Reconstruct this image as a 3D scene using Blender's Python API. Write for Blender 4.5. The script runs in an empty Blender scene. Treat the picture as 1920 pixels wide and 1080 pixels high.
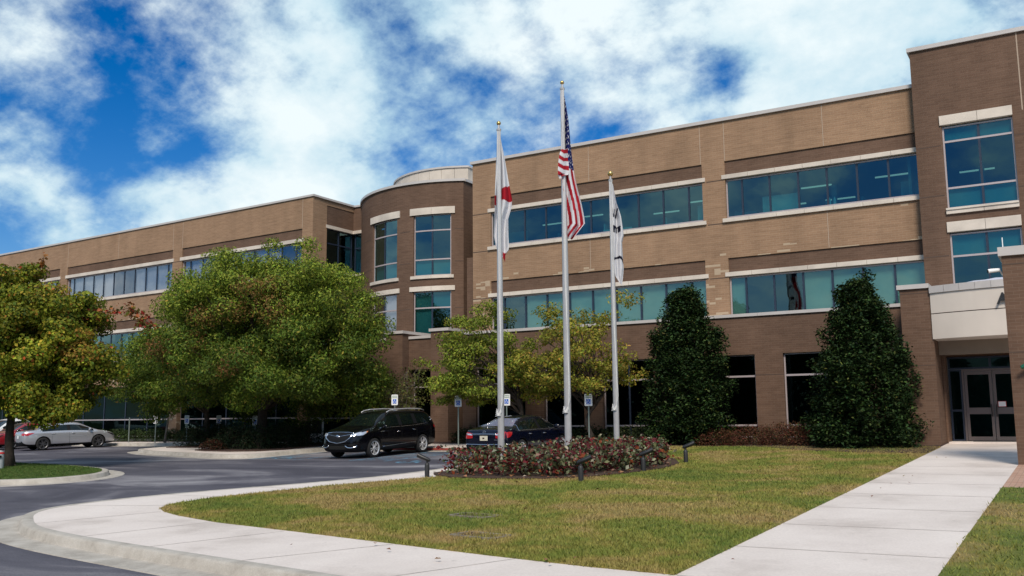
import bpy, bmesh, math, random
import numpy as np
from mathutils import Vector, Matrix
from mathutils.bvhtree import BVHTree
random.seed(7); RNG = np.random.default_rng(11)
R = math.radians
scn = bpy.context.scene
COL = scn.collection

# ------------------------------------------------------------ camera
EYE = Vector((0, 0, 1.85))
cam = bpy.data.cameras.new("camera")
cam.lens = 32.94; cam.sensor_width = 36.0; cam.clip_start = 0.1; cam.clip_end = 6000
camo = bpy.data.objects.new("camera", cam); COL.objects.link(camo)
RIGHT = Vector((0.8564952, 0.5160699, -0.0093719))
DOWN = Vector((-0.0786814, 0.1125956, -0.9905208))
FWD = Vector((-0.5101227, 0.8491137, 0.1370427))
mw = Matrix((RIGHT, -DOWN, -FWD)).transposed().to_4x4(); mw.translation = EYE
camo.matrix_world = mw
scn.camera = camo

# ------------------------------------------------------------ exposure
scn.view_settings.view_transform = 'Standard'
scn.view_settings.look = 'None'
scn.view_settings.exposure = 0.30
scn.view_settings.gamma = 1.0
scn.cycles.use_adaptive_sampling = True
scn.cycles.max_bounces = 8
scn.cycles.transparent_max_bounces = 12

# ------------------------------------------------------------ sun and sky
SUN_EL, SUN_AZ = 44.0, 152.0       # azimuth: degrees clockwise from +Y
sd = Vector((math.sin(R(SUN_AZ))*math.cos(R(SUN_EL)), math.cos(R(SUN_AZ))*math.cos(R(SUN_EL)), math.sin(R(SUN_EL))))
sl = bpy.data.lights.new("sun", 'SUN'); sl.energy = 2.9; sl.angle = R(17); sl.color = (1, .90, .76)
so = bpy.data.objects.new("sun", sl); COL.objects.link(so)
so.rotation_euler = sd.to_track_quat('Z', 'Y').to_euler(); so.location = (0, -20, 60)

SKYOFF = (5.5, 5.5, 8)
W = bpy.data.worlds.new("World"); scn.world = W; W.use_nodes = True
def world():
    nt = W.node_tree; N = nt.nodes; L = nt.links; N.clear()
    out = N.new('ShaderNodeOutputWorld'); bg = N.new('ShaderNodeBackground')
    bg.inputs['Strength'].default_value = 0.1
    sky = N.new('ShaderNodeTexSky'); sky.sky_type = 'NISHITA'; sky.sun_disc = False
    sky.sun_elevation = R(SUN_EL); sky.sun_rotation = R(SUN_AZ)
    sky.air_density = 1.0; sky.dust_density = 0.3; sky.ozone_density = 3.0
    hs = N.new('ShaderNodeHueSaturation'); hs.inputs['Hue'].default_value = .512; hs.inputs['Saturation'].default_value = 1.5; hs.inputs['Value'].default_value = .82
    L.new(sky.outputs[0], hs.inputs['Color'])
    tc = N.new('ShaderNodeTexCoord')
    def m(op, a, b=None, c=None):
        n = N.new('ShaderNodeMath'); n.operation = op
        for i, v in enumerate((a, b, c)):
            if v is None: continue
            if isinstance(v, (int, float)): n.inputs[i].default_value = v
            else: L.new(v, n.inputs[i])
        return n.outputs[0]
    sp = N.new('ShaderNodeSeparateXYZ'); L.new(tc.outputs['Generated'], sp.inputs[0])
    den = m('ADD', m('MAXIMUM', sp.outputs[2], 0.0), 0.55)
    cb = N.new('ShaderNodeCombineXYZ'); L.new(m('DIVIDE', sp.outputs[0], den), cb.inputs[0]); L.new(m('DIVIDE', sp.outputs[1], den), cb.inputs[1])
    sh = N.new('ShaderNodeVectorMath'); sh.operation = 'ADD'; sh.inputs[1].default_value = SKYOFF; L.new(cb.outputs[0], sh.inputs[0])
    n1 = N.new('ShaderNodeTexNoise'); n1.inputs['Scale'].default_value = 4.6; n1.inputs['Detail'].default_value = 10; n1.inputs['Roughness'].default_value = .63
    n1.inputs['Distortion'].default_value = .1
    L.new(sh.outputs[0], n1.inputs['Vector'])
    n2 = N.new('ShaderNodeTexNoise'); n2.inputs['Scale'].default_value = 15; n2.inputs['Detail'].default_value = 7; n2.inputs['Roughness'].default_value = .6
    L.new(sh.outputs[0], n2.inputs['Vector'])
    dens = m('ADD', m('MULTIPLY', m('SUBTRACT', n1.outputs[0], .5), 1.75), m('ADD', m('MULTIPLY', n2.outputs[0], 1.05), .185))
    # where the cloud cover opens: direction, spread, depth
    holes = [
        ((-0.7893, 0.5531, 0.2666), 1023, 0.24), ((-0.7491, 0.6015, 0.2776), 882, 0.38), ((-0.7200, 0.6367, 0.2763), 1300, 0.36),
        ((-0.7983, 0.5049, 0.3284), 357, 0.15), ((-0.8488, 0.4990, 0.1747), 1201, 0.26), ((-0.8368, 0.5112, 0.1960), 1201, 0.15),
        ((-0.8359, 0.4801, 0.2660), 1201, 0.16), ((-0.7465, 0.6133, 0.2582), 1429, 0.11), ((-0.2787, 0.8991, 0.3376), 2701, 0.23),
        ((-0.2905, 0.8871, 0.3588), 4802, 0.16), ((-0.5551, 0.7373, 0.3849), 2701, 0.20), ((-0.5991, 0.6886, 0.4086), 3528, 0.12),
        ((-0.4107, 0.8602, 0.3024), 1729, 0.23), ((-0.5103, 0.7885, 0.3435), 3528, 0.16), ((-0.5728, 0.7069, 0.4150), 2701, 0.11),
        ((-0.8261, 0.4828, 0.2907), 1201, 0.09), ((-0.7597, 0.5506, 0.3459), 1201, 0.14), ((-0.8050, 0.5426, 0.2399), 1729, 0.15),
        ((-0.6610, 0.6801, 0.3170), 192, -0.33), ((-0.4993, 0.7720, 0.3933), 300, -0.20), ((-0.4083, 0.8337, 0.3717), 192, -0.16),
        ((-0.1864, 0.9153, 0.3571), 108, -0.39), ((-0.7333, 0.6364, 0.2394), 357, -0.33), ((-0.6490, 0.7164, 0.2562), 432, -0.26),
        ((-0.7980, 0.4757, 0.3700), 675, -0.20), ((-0.8306, 0.5048, 0.2352), 1201, -0.39), ((-0.8193, 0.5378, 0.1988), 900, -0.34), ((-0.7738, 0.5995, 0.2046), 700, -0.21), ((-0.8041, 0.5102, 0.3050), 1500, -0.16), ((-0.0782, 0.9317, 0.3547), 192, -0.26),
        ((-0.7584, 0.5760, 0.3050), 1201, -0.23)]
    for (d, k, amt) in holes:
        dp = N.new('ShaderNodeVectorMath'); dp.operation = 'DOT_PRODUCT'
        nm = N.new('ShaderNodeVectorMath'); nm.operation = 'NORMALIZE'; L.new(tc.outputs['Generated'], nm.inputs[0])
        L.new(nm.outputs[0], dp.inputs[0]); dp.inputs[1].default_value = d
        g = m('POWER', 2.718, m('MULTIPLY', m('SUBTRACT', dp.outputs['Value'], 1.0), k))
        dens = m('SUBTRACT', dens, m('MULTIPLY', g, amt))
    mr = N.new('ShaderNodeMapRange'); mr.interpolation_type = 'SMOOTHSTEP'
    L.new(dens, mr.inputs[0]); mr.inputs[1].default_value = .36; mr.inputs[2].default_value = 1.08
    # cloud body shading
    cr = N.new('ShaderNodeValToRGB'); e = cr.color_ramp.elements
    e[0].position = .75; e[0].color = (4.2, 6.0, 7.0, 1); e[1].position = 1.0; e[1].color = (7.2, 8.0, 8.2, 1)
    n3 = N.new('ShaderNodeTexNoise'); n3.inputs['Scale'].default_value = 3.1; n3.inputs['Detail'].default_value = 9; L.new(cb.outputs[0], n3.inputs['Vector'])
    L.new(m('ADD', m('MULTIPLY', dens, .35), m('MULTIPLY', n3.outputs[0], 1.05)), cr.inputs[0])
    mx = N.new('ShaderNodeMix'); mx.data_type = 'RGBA'
    L.new(mr.outputs[0], mx.inputs[0]); L.new(hs.outputs[0], mx.inputs[6]); L.new(cr.outputs[0], mx.inputs[7])
    L.new(mx.outputs[2], bg.inputs[0]); L.new(bg.outputs[0], out.inputs[0])
world()

# ------------------------------------------------------------ helpers
GA, GB, GC = -.262, .0282, .006
def G(x, y):                                   # height of the paved ground: it climbs gently towards the building
    return GA + GB*min(max(y, -60), 60) + GC*min(max(x, -120), 80)

def tag(o, label=None, cat=None, group=None, kind=None):
    if label: o['label'] = label
    if cat: o['category'] = cat
    if group: o['group'] = group
    if kind: o['kind'] = kind
    return o

def thing(name, label, cat, loc=(0, 0, 0), rz=0.0, group=None):
    o = bpy.data.objects.new(name, None); COL.objects.link(o)
    o.location = loc; o.rotation_euler = (0, 0, rz); o.empty_display_size = .2
    return tag(o, label, cat, group)

def copy_tree(o, parent=None):
    c = o.copy(); COL.objects.link(c); c.parent = parent
    for ch in o.children: copy_tree(ch, c)
    return c

def link(name, me, parent=None):
    o = bpy.data.objects.new(name, me); COL.objects.link(o)
    if parent is not None: o.parent = parent
    return o

class MB:
    """collects faces of one mesh; coordinates are world coordinates minus the origin given to build"""
    def __init__(s, xf=None): s.v = []; s.f = []; s.m = []; s.xf = xf; s.mi = 0; s.calls = []
    def add(s, vs, fs):
        b = len(s.v); s.calls.append((b, len(s.f)))
        if s.xf: vs = [s.xf(*p) for p in vs]
        s.v += [tuple(p) for p in vs]; s.f += [tuple(i+b for i in f) for f in fs]; s.m += [s.mi]*len(fs)
        return s
    def box(s, x0, x1, y0, y1, z0, z1):
        if x0 > x1: x0, x1 = x1, x0
        if y0 > y1: y0, y1 = y1, y0
        vs = [(x0,y0,z0),(x1,y0,z0),(x1,y1,z0),(x0,y1,z0),(x0,y0,z1),(x1,y0,z1),(x1,y1,z1),(x0,y1,z1)]
        return s.add(vs, [(0,3,2,1),(4,5,6,7),(0,1,5,4),(1,2,6,5),(2,3,7,6),(3,0,4,7)])
    def bar(s, a, b, r, seg=8, r2=None):
        return s.tube([a, b], [r, r2 if r2 is not None else r], seg)
    def tube(s, pts, rad, seg=8):
        pts = [Vector(p) for p in pts]; n = len(pts)
        if not isinstance(rad, (list, tuple)): rad = [rad]*n
        vs = []; fs = []; u = None
        for i, p in enumerate(pts):
            d = (pts[min(i+1, n-1)] - pts[max(i-1, 0)]).normalized()
            if u is None: u = d.orthogonal().normalized()
            u = (u - d*u.dot(d)); u = u.normalized() if u.length > 1e-6 else d.orthogonal().normalized()
            w = d.cross(u)
            for k in range(seg):
                a = 2*math.pi*k/seg; q = p + (u*math.cos(a) + w*math.sin(a))*rad[i]; vs.append(tuple(q))
        for i in range(n-1):
            for k in range(seg):
                fs.append((i*seg+k, i*seg+(k+1) % seg, (i+1)*seg+(k+1) % seg, (i+1)*seg+k))
        fs.append(tuple(reversed(range(seg)))); fs.append(tuple(range((n-1)*seg, n*seg)))
        return s.add(vs, fs)
    def lathe(s, prof, c=(0, 0, 0), seg=24, axis='z', closed=False):
        vs = []; fs = []; n = len(prof)
        for k in range(seg):
            a = 2*math.pi*k/seg
            for (r, h) in prof:
                x, y = r*math.cos(a), r*math.sin(a)
                p = (x, y, h) if axis == 'z' else ((x, h, y) if axis == 'y' else (h, x, y))
                vs.append((p[0]+c[0], p[1]+c[1], p[2]+c[2]))
        for k in range(seg):
            k2 = (k+1) % seg
            for i in range(n-1 if not closed else n):
                j = (i+1) % n
                fs.append((k*n+i, k2*n+i, k2*n+j, k*n+j))
        return s.add(vs, fs)
    def prism(s, poly, z0, z1):
        """poly: (x, y) list; z0, z1 numbers or functions of (x, y)"""
        f0 = z0 if callable(z0) else (lambda x, y: z0); f1 = z1 if callable(z1) else (lambda x, y: z1)
        A = sum(poly[i][0]*poly[(i+1) % len(poly)][1]-poly[(i+1) % len(poly)][0]*poly[i][1] for i in range(len(poly)))
        if A < 0: poly = poly[::-1]
        n = len(poly)
        vs = [(x, y, f0(x, y)) for x, y in poly] + [(x, y, f1(x, y)) for x, y in poly]
        fs = [tuple(reversed(range(n))), tuple(range(n, 2*n))] + [(i, (i+1) % n, n+(i+1) % n, n+i) for i in range(n)]
        return s.add(vs, fs)
    def build(s, name, mat, parent=None, origin=None, smooth=False, angle=None, tri=False):
        me = bpy.data.meshes.new(name)
        if origin is None: origin = parent_origin(parent)
        ox, oy, oz = origin
        me.from_pydata([(x-ox, y-oy, z-oz) for x, y, z in s.v], [], s.f)
        for mt in (mat if isinstance(mat, (list, tuple)) else [mat]): me.materials.append(mt)
        if any(s.m): me.polygons.foreach_set('material_index', s.m)
        if smooth or angle:
            me.polygons.foreach_set('use_smooth', [True]*len(me.polygons))
            if angle: me.set_sharp_from_angle(angle=R(angle))
        me.update()
        return link(name, me, parent)

def build_each(mb, name, mat, parent, origin=None):
    """one object for every shape that was added"""
    ends = mb.calls[1:]+[(len(mb.v), len(mb.f))]
    for (v0, f0), (v1, f1) in zip(mb.calls, ends):
        q = MB(); q.v = mb.v[v0:v1]; q.f = [tuple(i-v0 for i in f) for f in mb.f[f0:f1]]; mi = mb.m[f0]; q.m = [0]*(f1-f0)
        q.build(name, mat[mi] if isinstance(mat, (list, tuple)) else mat, parent, origin)

def parent_origin(p):
    o = Vector((0, 0, 0))
    while p is not None:
        if p.get('_local'): return (0, 0, 0)
        o += p.location; p = p.parent
    return tuple(o)

# ------------------------------------------------------------ materials
def nodes(name):
    m = bpy.data.materials.new(name); m.use_nodes = True
    return m, m.node_tree.nodes, m.node_tree.links, m.node_tree.nodes['Principled BSDF']

def simple(name, col, rough=.6, metal=0.0, var=.0, scale=3.0, bump=0.0, bscale=40.0, coat=0.0, spec=.5, pos=True):
    m, N, L, b = nodes(name)
    b.inputs['Base Color'].default_value = (*col, 1); b.inputs['Roughness'].default_value = rough
    b.inputs['Metallic'].default_value = metal; b.inputs['Coat Weight'].default_value = coat; b.inputs['Coat Roughness'].default_value = .04
    b.inputs['Specular IOR Level'].default_value = spec
    geo = N.new('ShaderNodeNewGeometry'); tc = N.new('ShaderNodeTexCoord')
    src = geo.outputs['Position'] if pos else tc.outputs['Object']
    if var:
        n = N.new('ShaderNodeTexNoise'); n.inputs['Scale'].default_value = scale; n.inputs['Detail'].default_value = 6; L.new(src, n.inputs['Vector'])
        r = N.new('ShaderNodeMapRange'); L.new(n.outputs[0], r.inputs[0]); r.inputs[1].default_value = .3; r.inputs[2].default_value = .7
        r.inputs[3].default_value = 1-var; r.inputs[4].default_value = 1+var
        v = N.new('ShaderNodeVectorMath'); v.operation = 'SCALE'; v.inputs[0].default_value = col; L.new(r.outputs[0], v.inputs['Scale'])
        L.new(v.outputs[0], b.inputs['Base Color'])
    if bump:
        n = N.new('ShaderNodeTexNoise'); n.inputs['Scale'].default_value = bscale; n.inputs['Detail'].default_value = 4; L.new(src, n.inputs['Vector'])
        bp = N.new('ShaderNodeBump'); bp.inputs['Strength'].default_value = bump; bp.inputs['Distance'].default_value = .02
        L.new(n.outputs[0], bp.inputs['Height']); L.new(bp.outputs[0], b.inputs['Normal'])
    return m

def brick(name, c1, c2, mortar, pale=0.0, streak=.10):
    m, N, L, b = nodes(name)
    geo = N.new('ShaderNodeNewGeometry'); sp = N.new('ShaderNodeSeparateXYZ'); L.new(geo.outputs['Position'], sp.inputs[0])
    ad = N.new('ShaderNodeMath'); ad.operation = 'ADD'; L.new(sp.outputs[0], ad.inputs[0]); L.new(sp.outputs[1], ad.inputs[1])
    cb = N.new('ShaderNodeCombineXYZ'); L.new(ad.outputs[0], cb.inputs[0]); L.new(sp.outputs[2], cb.inputs[1])
    bt = N.new('ShaderNodeTexBrick'); L.new(cb.outputs[0], bt.inputs['Vector'])
    bt.inputs['Scale'].default_value = 1.0; bt.inputs['Brick Width'].default_value = .26; bt.inputs['Row Height'].default_value = .086
    bt.inputs['Mortar Size'].default_value = .007; bt.inputs['Mortar Smooth'].default_value = .3; bt.inputs['Bias'].default_value = -.1
    bt.inputs['Color1'].default_value = (*c1, 1); bt.inputs['Color2'].default_value = (*c2, 1); bt.inputs['Mortar'].default_value = (*mortar, 1)
    # weathering: large soft blotches, fine grain, streaks stretched along the courses
    n = N.new('ShaderNodeTexNoise'); n.inputs['Scale'].default_value = .35; n.inputs['Detail'].default_value = 5; L.new(geo.outputs['Position'], n.inputs['Vector'])
    mp = N.new('ShaderNodeMapping'); mp.inputs['Scale'].default_value = (1.2, 10, 1); L.new(cb.outputs[0], mp.inputs['Vector'])
    n2 = N.new('ShaderNodeTexNoise'); n2.inputs['Scale'].default_value = 1.0; n2.inputs['Detail'].default_value = 4; L.new(mp.outputs[0], n2.inputs['Vector'])
    s1 = N.new('ShaderNodeMath'); s1.operation = 'ADD'; L.new(n.outputs[0], s1.inputs[0]); L.new(n2.outputs[0], s1.inputs[1])
    r = N.new('ShaderNodeMapRange'); L.new(s1.outputs[0], r.inputs[0]); r.inputs[1].default_value = .6; r.inputs[2].default_value = 1.4
    r.inputs[3].default_value = .80; r.inputs[4].default_value = 1.2
    v = N.new('ShaderNodeVectorMath'); v.operation = 'SCALE'; L.new(bt.outputs[0], v.inputs[0]); L.new(r.outputs[0], v.inputs['Scale'])
    # rain streaks running down the wall
    mp2 = N.new('ShaderNodeMapping'); mp2.inputs['Scale'].default_value = (1.1, .22, 1); L.new(cb.outputs[0], mp2.inputs['Vector'])
    n4 = N.new('ShaderNodeTexNoise'); n4.inputs['Scale'].default_value = 1.0; n4.inputs['Detail'].default_value = 3; n4.inputs['Roughness'].default_value = .5; L.new(mp2.outputs[0], n4.inputs['Vector'])
    r4 = N.new('ShaderNodeMapRange'); L.new(n4.outputs[0], r4.inputs[0]); r4.inputs[1].default_value = .42; r4.inputs[2].default_value = .70; r4.inputs[3].default_value = 1.03; r4.inputs[4].default_value = .86
    v4 = N.new('ShaderNodeVectorMath'); v4.operation = 'SCALE'; L.new(v.outputs[0], v4.inputs[0]); L.new(r4.outputs[0], v4.inputs['Scale'])
    last = v4.outputs[0]
    if pale:   # whole bricks bleached pale in loose patches low on the wall
        sn = N.new('ShaderNodeVectorMath'); sn.operation = 'SNAP'; L.new(cb.outputs[0], sn.inputs[0]); sn.inputs[1].default_value = (.26, .086, 1)
        np_ = N.new('ShaderNodeTexNoise'); np_.inputs['Scale'].default_value = .9; np_.inputs['Detail'].default_value = 5; np_.inputs['Roughness'].default_value = .7
        mp3 = N.new('ShaderNodeMapping'); mp3.inputs['Scale'].default_value = (.8, 4.0, 1); L.new(sn.outputs[0], mp3.inputs[0]); L.new(mp3.outputs[0], np_.inputs['Vector'])
        z = N.new('ShaderNodeMapRange'); L.new(sp.outputs[2], z.inputs[0]); z.inputs[1].default_value = 8.7; z.inputs[2].default_value = 8.2; z.inputs[3].default_value = 0; z.inputs[4].default_value = .10
        z2 = N.new('ShaderNodeMath'); z2.operation = 'ADD'; L.new(np_.outputs[0], z2.inputs[0]); L.new(z.outputs[0], z2.inputs[1])
        z3 = N.new('ShaderNodeMapRange'); L.new(sp.outputs[2], z3.inputs[0]); z3.inputs[1].default_value = 10.2; z3.inputs[2].default_value = 9.4; z3.inputs[3].default_value = 0; z3.inputs[4].default_value = pale
        th = N.new('ShaderNodeMath'); th.operation = 'GREATER_THAN'; L.new(z2.outputs[0], th.inputs[0]); th.inputs[1].default_value = .665
        mm = N.new('ShaderNodeMath'); mm.operation = 'MULTIPLY'; L.new(th.outputs[0], mm.inputs[0]); L.new(z3.outputs[0], mm.inputs[1])
        mx = N.new('ShaderNodeMix'); mx.data_type = 'RGBA'; L.new(mm.outputs[0], mx.inputs[0]); L.new(last, mx.inputs[6]); mx.inputs[7].default_value = (.50, .40, .29, 1)
        last = mx.outputs[2]
    L.new(last, b.inputs['Base Color']); b.inputs['Roughness'].default_value = .88; b.inputs['Specular IOR Level'].default_value = .25
    bp = N.new('ShaderNodeBump'); bp.inputs['Strength'].default_value = .35; bp.inputs['Distance'].default_value = .01
    inv = N.new('ShaderNodeMath'); inv.operation = 'SUBTRACT'; inv.inputs[0].default_value = 1; L.new(bt.outputs['Fac'], inv.inputs[1])
    L.new(inv.outputs[0], bp.inputs['Height']); L.new(bp.outputs[0], b.inputs['Normal'])
    return m

def glass(name, tint, refl=(.8, .92, .95), lo=.16, hi=.75, rough=.015, wav=.0):
    m = bpy.data.materials.new(name); m.use_nodes = True; N = m.node_tree.nodes; L = m.node_tree.links; N.clear()
    o = N.new('ShaderNodeOutputMaterial'); t = N.new('ShaderNodeBsdfTransparent'); g = N.new('ShaderNodeBsdfGlossy'); mx = N.new('ShaderNodeMixShader')
    t.inputs[0].default_value = (*tint, 1); g.inputs[0].default_value = (*refl, 1); g.inputs['Roughness'].default_value = rough
    lw = N.new('ShaderNodeLayerWeight'); lw.inputs[0].default_value = .35
    r = N.new('ShaderNodeMapRange'); L.new(lw.outputs['Facing'], r.inputs[0]); r.inputs[3].default_value = lo; r.inputs[4].default_value = hi
    L.new(r.outputs[0], mx.inputs[0]); L.new(t.outputs[0], mx.inputs[1]); L.new(g.outputs[0], mx.inputs[2]); L.new(mx.outputs[0], o.inputs[0])
    if wav:
        geo = N.new('ShaderNodeNewGeometry'); n = N.new('ShaderNodeTexNoise'); n.inputs['Scale'].default_value = .9; L.new(geo.outputs['Position'], n.inputs['Vector'])
        bp = N.new('ShaderNodeBump'); bp.inputs['Strength'].default_value = wav; bp.inputs['Distance'].default_value = .1
        L.new(n.outputs[0], bp.inputs['Height']); L.new(bp.outputs[0], g.inputs['Normal'])
    return m

def emis(name, col, k):
    m, N, L, b = nodes(name); b.inputs['Base Color'].default_value = (*col, 1)
    b.inputs['Emission Color'].default_value = (*col, 1); b.inputs['Emission Strength'].default_value = k; return m

def leafmat(name, rough=.55, spec=.3, trans=.25):
    m, N, L, b = nodes(name)
    a = N.new('ShaderNodeVertexColor'); a.layer_name = 'Col'
    L.new(a.outputs[0], b.inputs['Base Color']); b.inputs['Roughness'].default_value = rough; b.inputs['Specular IOR Level'].default_value = spec
    tr = N.new('ShaderNodeBsdfTranslucent'); L.new(a.outputs[0], tr.inputs[0])
    mx = N.new('ShaderNodeMixShader'); mx.inputs[0].default_value = trans
    out = N['Material Output']; L.new(b.outputs[0], mx.inputs[1]); L.new(tr.outputs[0], mx.inputs[2]); L.new(mx.outputs[0], out.inputs[0])
    return m

MT = dict(
 tan=brick('tan_brick', (.284,.174,.107), (.320,.200,.124), (.34,.235,.157), pale=.7),
 brown=brick('brown_brick', (.124,.073,.050), (.146,.088,.061), (.155,.104,.076)),
 stone=simple('limestone', (.60,.53,.46), .8, var=.17, scale=1.1, bump=.08, bscale=20),
 cream=simple('cream_stucco', (.62,.55,.49), .85, var=.06, scale=.8, bump=.05, bscale=60),
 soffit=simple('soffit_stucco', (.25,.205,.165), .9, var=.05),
 coping=simple('metal_coping', (.50,.465,.45), .45, var=.05, scale=2),
 frame=simple('window_frame', (.44,.38,.39), .45, metal=.2),
 mull=simple('dark_mullion', (.02,.03,.055), .4),
 joint=simple('joint_sealant', (.085,.055,.042), .9),
 palejoint=simple('pale_sealant', (.40,.31,.24), .9),
 gl3=glass('teal_glass', (.16,.42,.46), (.30,.52,.55), lo=.20, hi=.72, wav=.02),
 gl2=glass('green_glass', (.38,.62,.60), (.42,.60,.61), lo=.2, hi=.66, wav=.03),
 gldk=glass('dark_glass', (.03,.09,.085), (.13,.21,.23), lo=.04, hi=.30, wav=.02),
 glw=glass('silvered_glass', (.58,.63,.66), (.58,.62,.70), lo=.22, hi=.72, wav=.03),
 blind=simple('window_blind', (.50,.50,.46), .9, var=.08, scale=1.5),
 blindw=simple('white_blind', (.78,.74,.76), .9, var=.14, scale=.8),
 spandrel=simple('spandrel_panel', (.34,.56,.56), .7, var=.06, scale=1.0),
 inwall=simple('interior_wall', (.42,.45,.45), .9, var=.1),
 inceil=simple('interior_ceiling', (.55,.55,.52), .9),
 infloor=simple('interior_floor', (.12,.12,.12), .9),
 cubicle=simple('cubicle_panel', (.75,.82,.76), .9),
 tube=emis('lamp_tube', (1,.93,.72), .55),
 concrete=None, asphalt=None,
 steel=simple('flagpole_aluminium', (.47,.46,.47), .35, metal=.35, var=.08, scale=4),
 gold=simple('gold_anodised', (.62,.43,.16), .3, metal=.9),
 rope=simple('halyard_rope', (.7,.7,.7), .9),
 black=simple('black_metal', (.012,.012,.014), .45, bump=.05),
 blackp=simple('black_plastic', (.02,.02,.022), .55),
 bark=simple('bark', (.045,.034,.027), .95, var=.3, scale=8, bump=.6, bscale=25),
 barkg=simple('grey_bark', (.13,.115,.10), .95, var=.3, scale=8, bump=.5, bscale=25),
 mulch=simple('mulch', (.055,.028,.020), .98, var=.5, scale=14, bump=1.0, bscale=30),
 white=simple('white_paint', (.88,.88,.88), .5),
 grey=simple('grey_enamel', (.40,.43,.46), .45, var=.05),
 postg=simple('galvanised_post', (.20,.24,.22), .5, metal=.4),
 blue=simple('sign_blue', (.015,.12,.55), .4),
 green=simple('sign_green', (.01,.16,.07), .4),
 dgreen=simple('lamp_green', (.004,.09,.05), .35),
 red=simple('sign_red', (.55,.03,.03), .5),
 redkerb=simple('red_kerb_paint', (.24,.035,.025), .8, var=.25, scale=5),
 leaf=leafmat('leaf', .6, .2, .28), holly=leafmat('holly_leaf', .6, .12, .05), grassm=None,
)

def ground_mats():
    def base(name, rough=.9):
        m, N, L, b = nodes(name); b.inputs['Roughness'].default_value = rough; b.inputs['Specular IOR Level'].default_value = .3
        g = N.new('ShaderNodeNewGeometry')
        return m, N, L, b, g.outputs['Position']
    def noise(N, L, src, sc, det=6, ro=.55, st=None, dist=0):
        if st:
            mp = N.new('ShaderNodeMapping'); mp.inputs['Scale'].default_value = st[0]; mp.inputs['Rotation'].default_value = (0, 0, R(st[1])); L.new(src, mp.inputs[0]); src = mp.outputs[0]
        n = N.new('ShaderNodeTexNoise'); n.inputs['Scale'].default_value = sc; n.inputs['Detail'].default_value = det; n.inputs['Roughness'].default_value = ro
        n.inputs['Distortion'].default_value = dist
        L.new(src, n.inputs['Vector']); return n.outputs[0]
    def ramp(N, L, fac, stops):
        r = N.new('ShaderNodeValToRGB'); e = r.color_ramp.elements
        while len(e) < len(stops): e.new(.5)
        for i, (p, c) in enumerate(stops): e[i].position = p; e[i].color = (*c, 1)
        L.new(fac, r.inputs[0]); return r.outputs[0]
    def mix(N, L, f, a, b2, bt='MIX'):
        x = N.new('ShaderNodeMix'); x.data_type = 'RGBA'; x.blend_type = bt
        if isinstance(f, float): x.inputs[0].default_value = f
        else: L.new(f, x.inputs[0])
        for i, v in ((6, a), (7, b2)):
            if isinstance(v, tuple): x.inputs[i].default_value = (*v, 1)
            else: L.new(v, x.inputs[i])
        return x.outputs[2]
    def bump(N, L, b, h, st, d=.02):
        bp = N.new('ShaderNodeBump'); bp.inputs['Strength'].default_value = st; bp.inputs['Distance'].default_value = d
        L.new(h, bp.inputs['Height']); L.new(bp.outputs[0], b.inputs['Normal'])
    m, N, L, b, P = base('asphalt', .82)
    big = ramp(N, L, noise(N, L, P, .16, 7, .6, ((1, 2.2, 1), 25), .8), [(.40, (.062,.059,.076)), (.51, (.092,.088,.108)), (.59, (.185,.178,.198)), (.70, (.29,.28,.295))])
    fine = ramp(N, L, noise(N, L, P, 45, 3), [(.3, (.75,.75,.75)), (.7, (1.25,1.25,1.25))])
    L.new(mix(N, L, 1.0, big, fine, 'MULTIPLY'), b.inputs['Base Color']); bump(N, L, b, noise(N, L, P, 60, 3), .5, .01)
    MT['asphalt'] = m
    m, N, L, b, P = base('pavement_concrete', .85)
    c = ramp(N, L, noise(N, L, P, .5, 8, .6), [(.34, (.53,.465,.425)), (.46, (.65,.578,.535)), (.56, (.69,.617,.573)), (.7, (.73,.658,.612))])
    f = ramp(N, L, noise(N, L, P, 30, 5, .7), [(.3, (.90,.90,.90)), (.7, (1.07,1.07,1.07))])
    c = mix(N, L, 1.0, c, f, 'MULTIPLY')
    spot = N.new('ShaderNodeMapRange'); L.new(noise(N, L, P, 5.5, 2, .5), spot.inputs[0]); spot.inputs[1].default_value = .72; spot.inputs[2].default_value = .80; spot.inputs[4].default_value = .35
    L.new(mix(N, L, spot.outputs[0], c, (.25,.23,.21)), b.inputs['Base Color']); bump(N, L, b, noise(N, L, P, 120, 3), .25, .005)
    MT['concrete'] = m
    m, N, L, b, P = base('kerb_concrete', .9)
    c = ramp(N, L, noise(N, L, P, 2.2, 8, .7), [(.3, (.30,.27,.235)), (.5, (.43,.395,.35)), (.7, (.52,.485,.44))])
    f = ramp(N, L, noise(N, L, P, 60, 4, .7), [(.3, (.82,.82,.82)), (.7, (1.1,1.1,1.1))])
    L.new(mix(N, L, 1.0, c, f, 'MULTIPLY'), b.inputs['Base Color']); bump(N, L, b, noise(N, L, P, 90, 3), .5, .006)
    MT['kerb'] = m
    m, N, L, b, P = base('lawn_turf', .95)
    def turf(N, L, P):
        a = ramp(N, L, noise(N, L, P, .42, 6, .62, None, .5), [(.34, (.07,.13,.018)), (.45, (.145,.185,.028)), (.52, (.25,.215,.050)), (.58, (.35,.245,.105)), (.68, (.31,.19,.09))])
        d = ramp(N, L, noise(N, L, P, 3.2, 6, .7), [(.35, (.085,.130,.022)), (.50, (.20,.200,.045)), (.66, (.34,.25,.085))])
        return mix(N, L, .38, a, d)
    c = turf(N, L, P)
    f = ramp(N, L, noise(N, L, P, 38, 4, .75), [(.3, (.72,.72,.72)), (.7, (1.22,1.22,1.22))])
    L.new(mix(N, L, 1.0, c, f, 'MULTIPLY'), b.inputs['Base Color']); bump(N, L, b, noise(N, L, P, 50, 4), 1.0, .04)
    MT['turf'] = m
    m, N, L, b, P = base('green_turf', .95)
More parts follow.
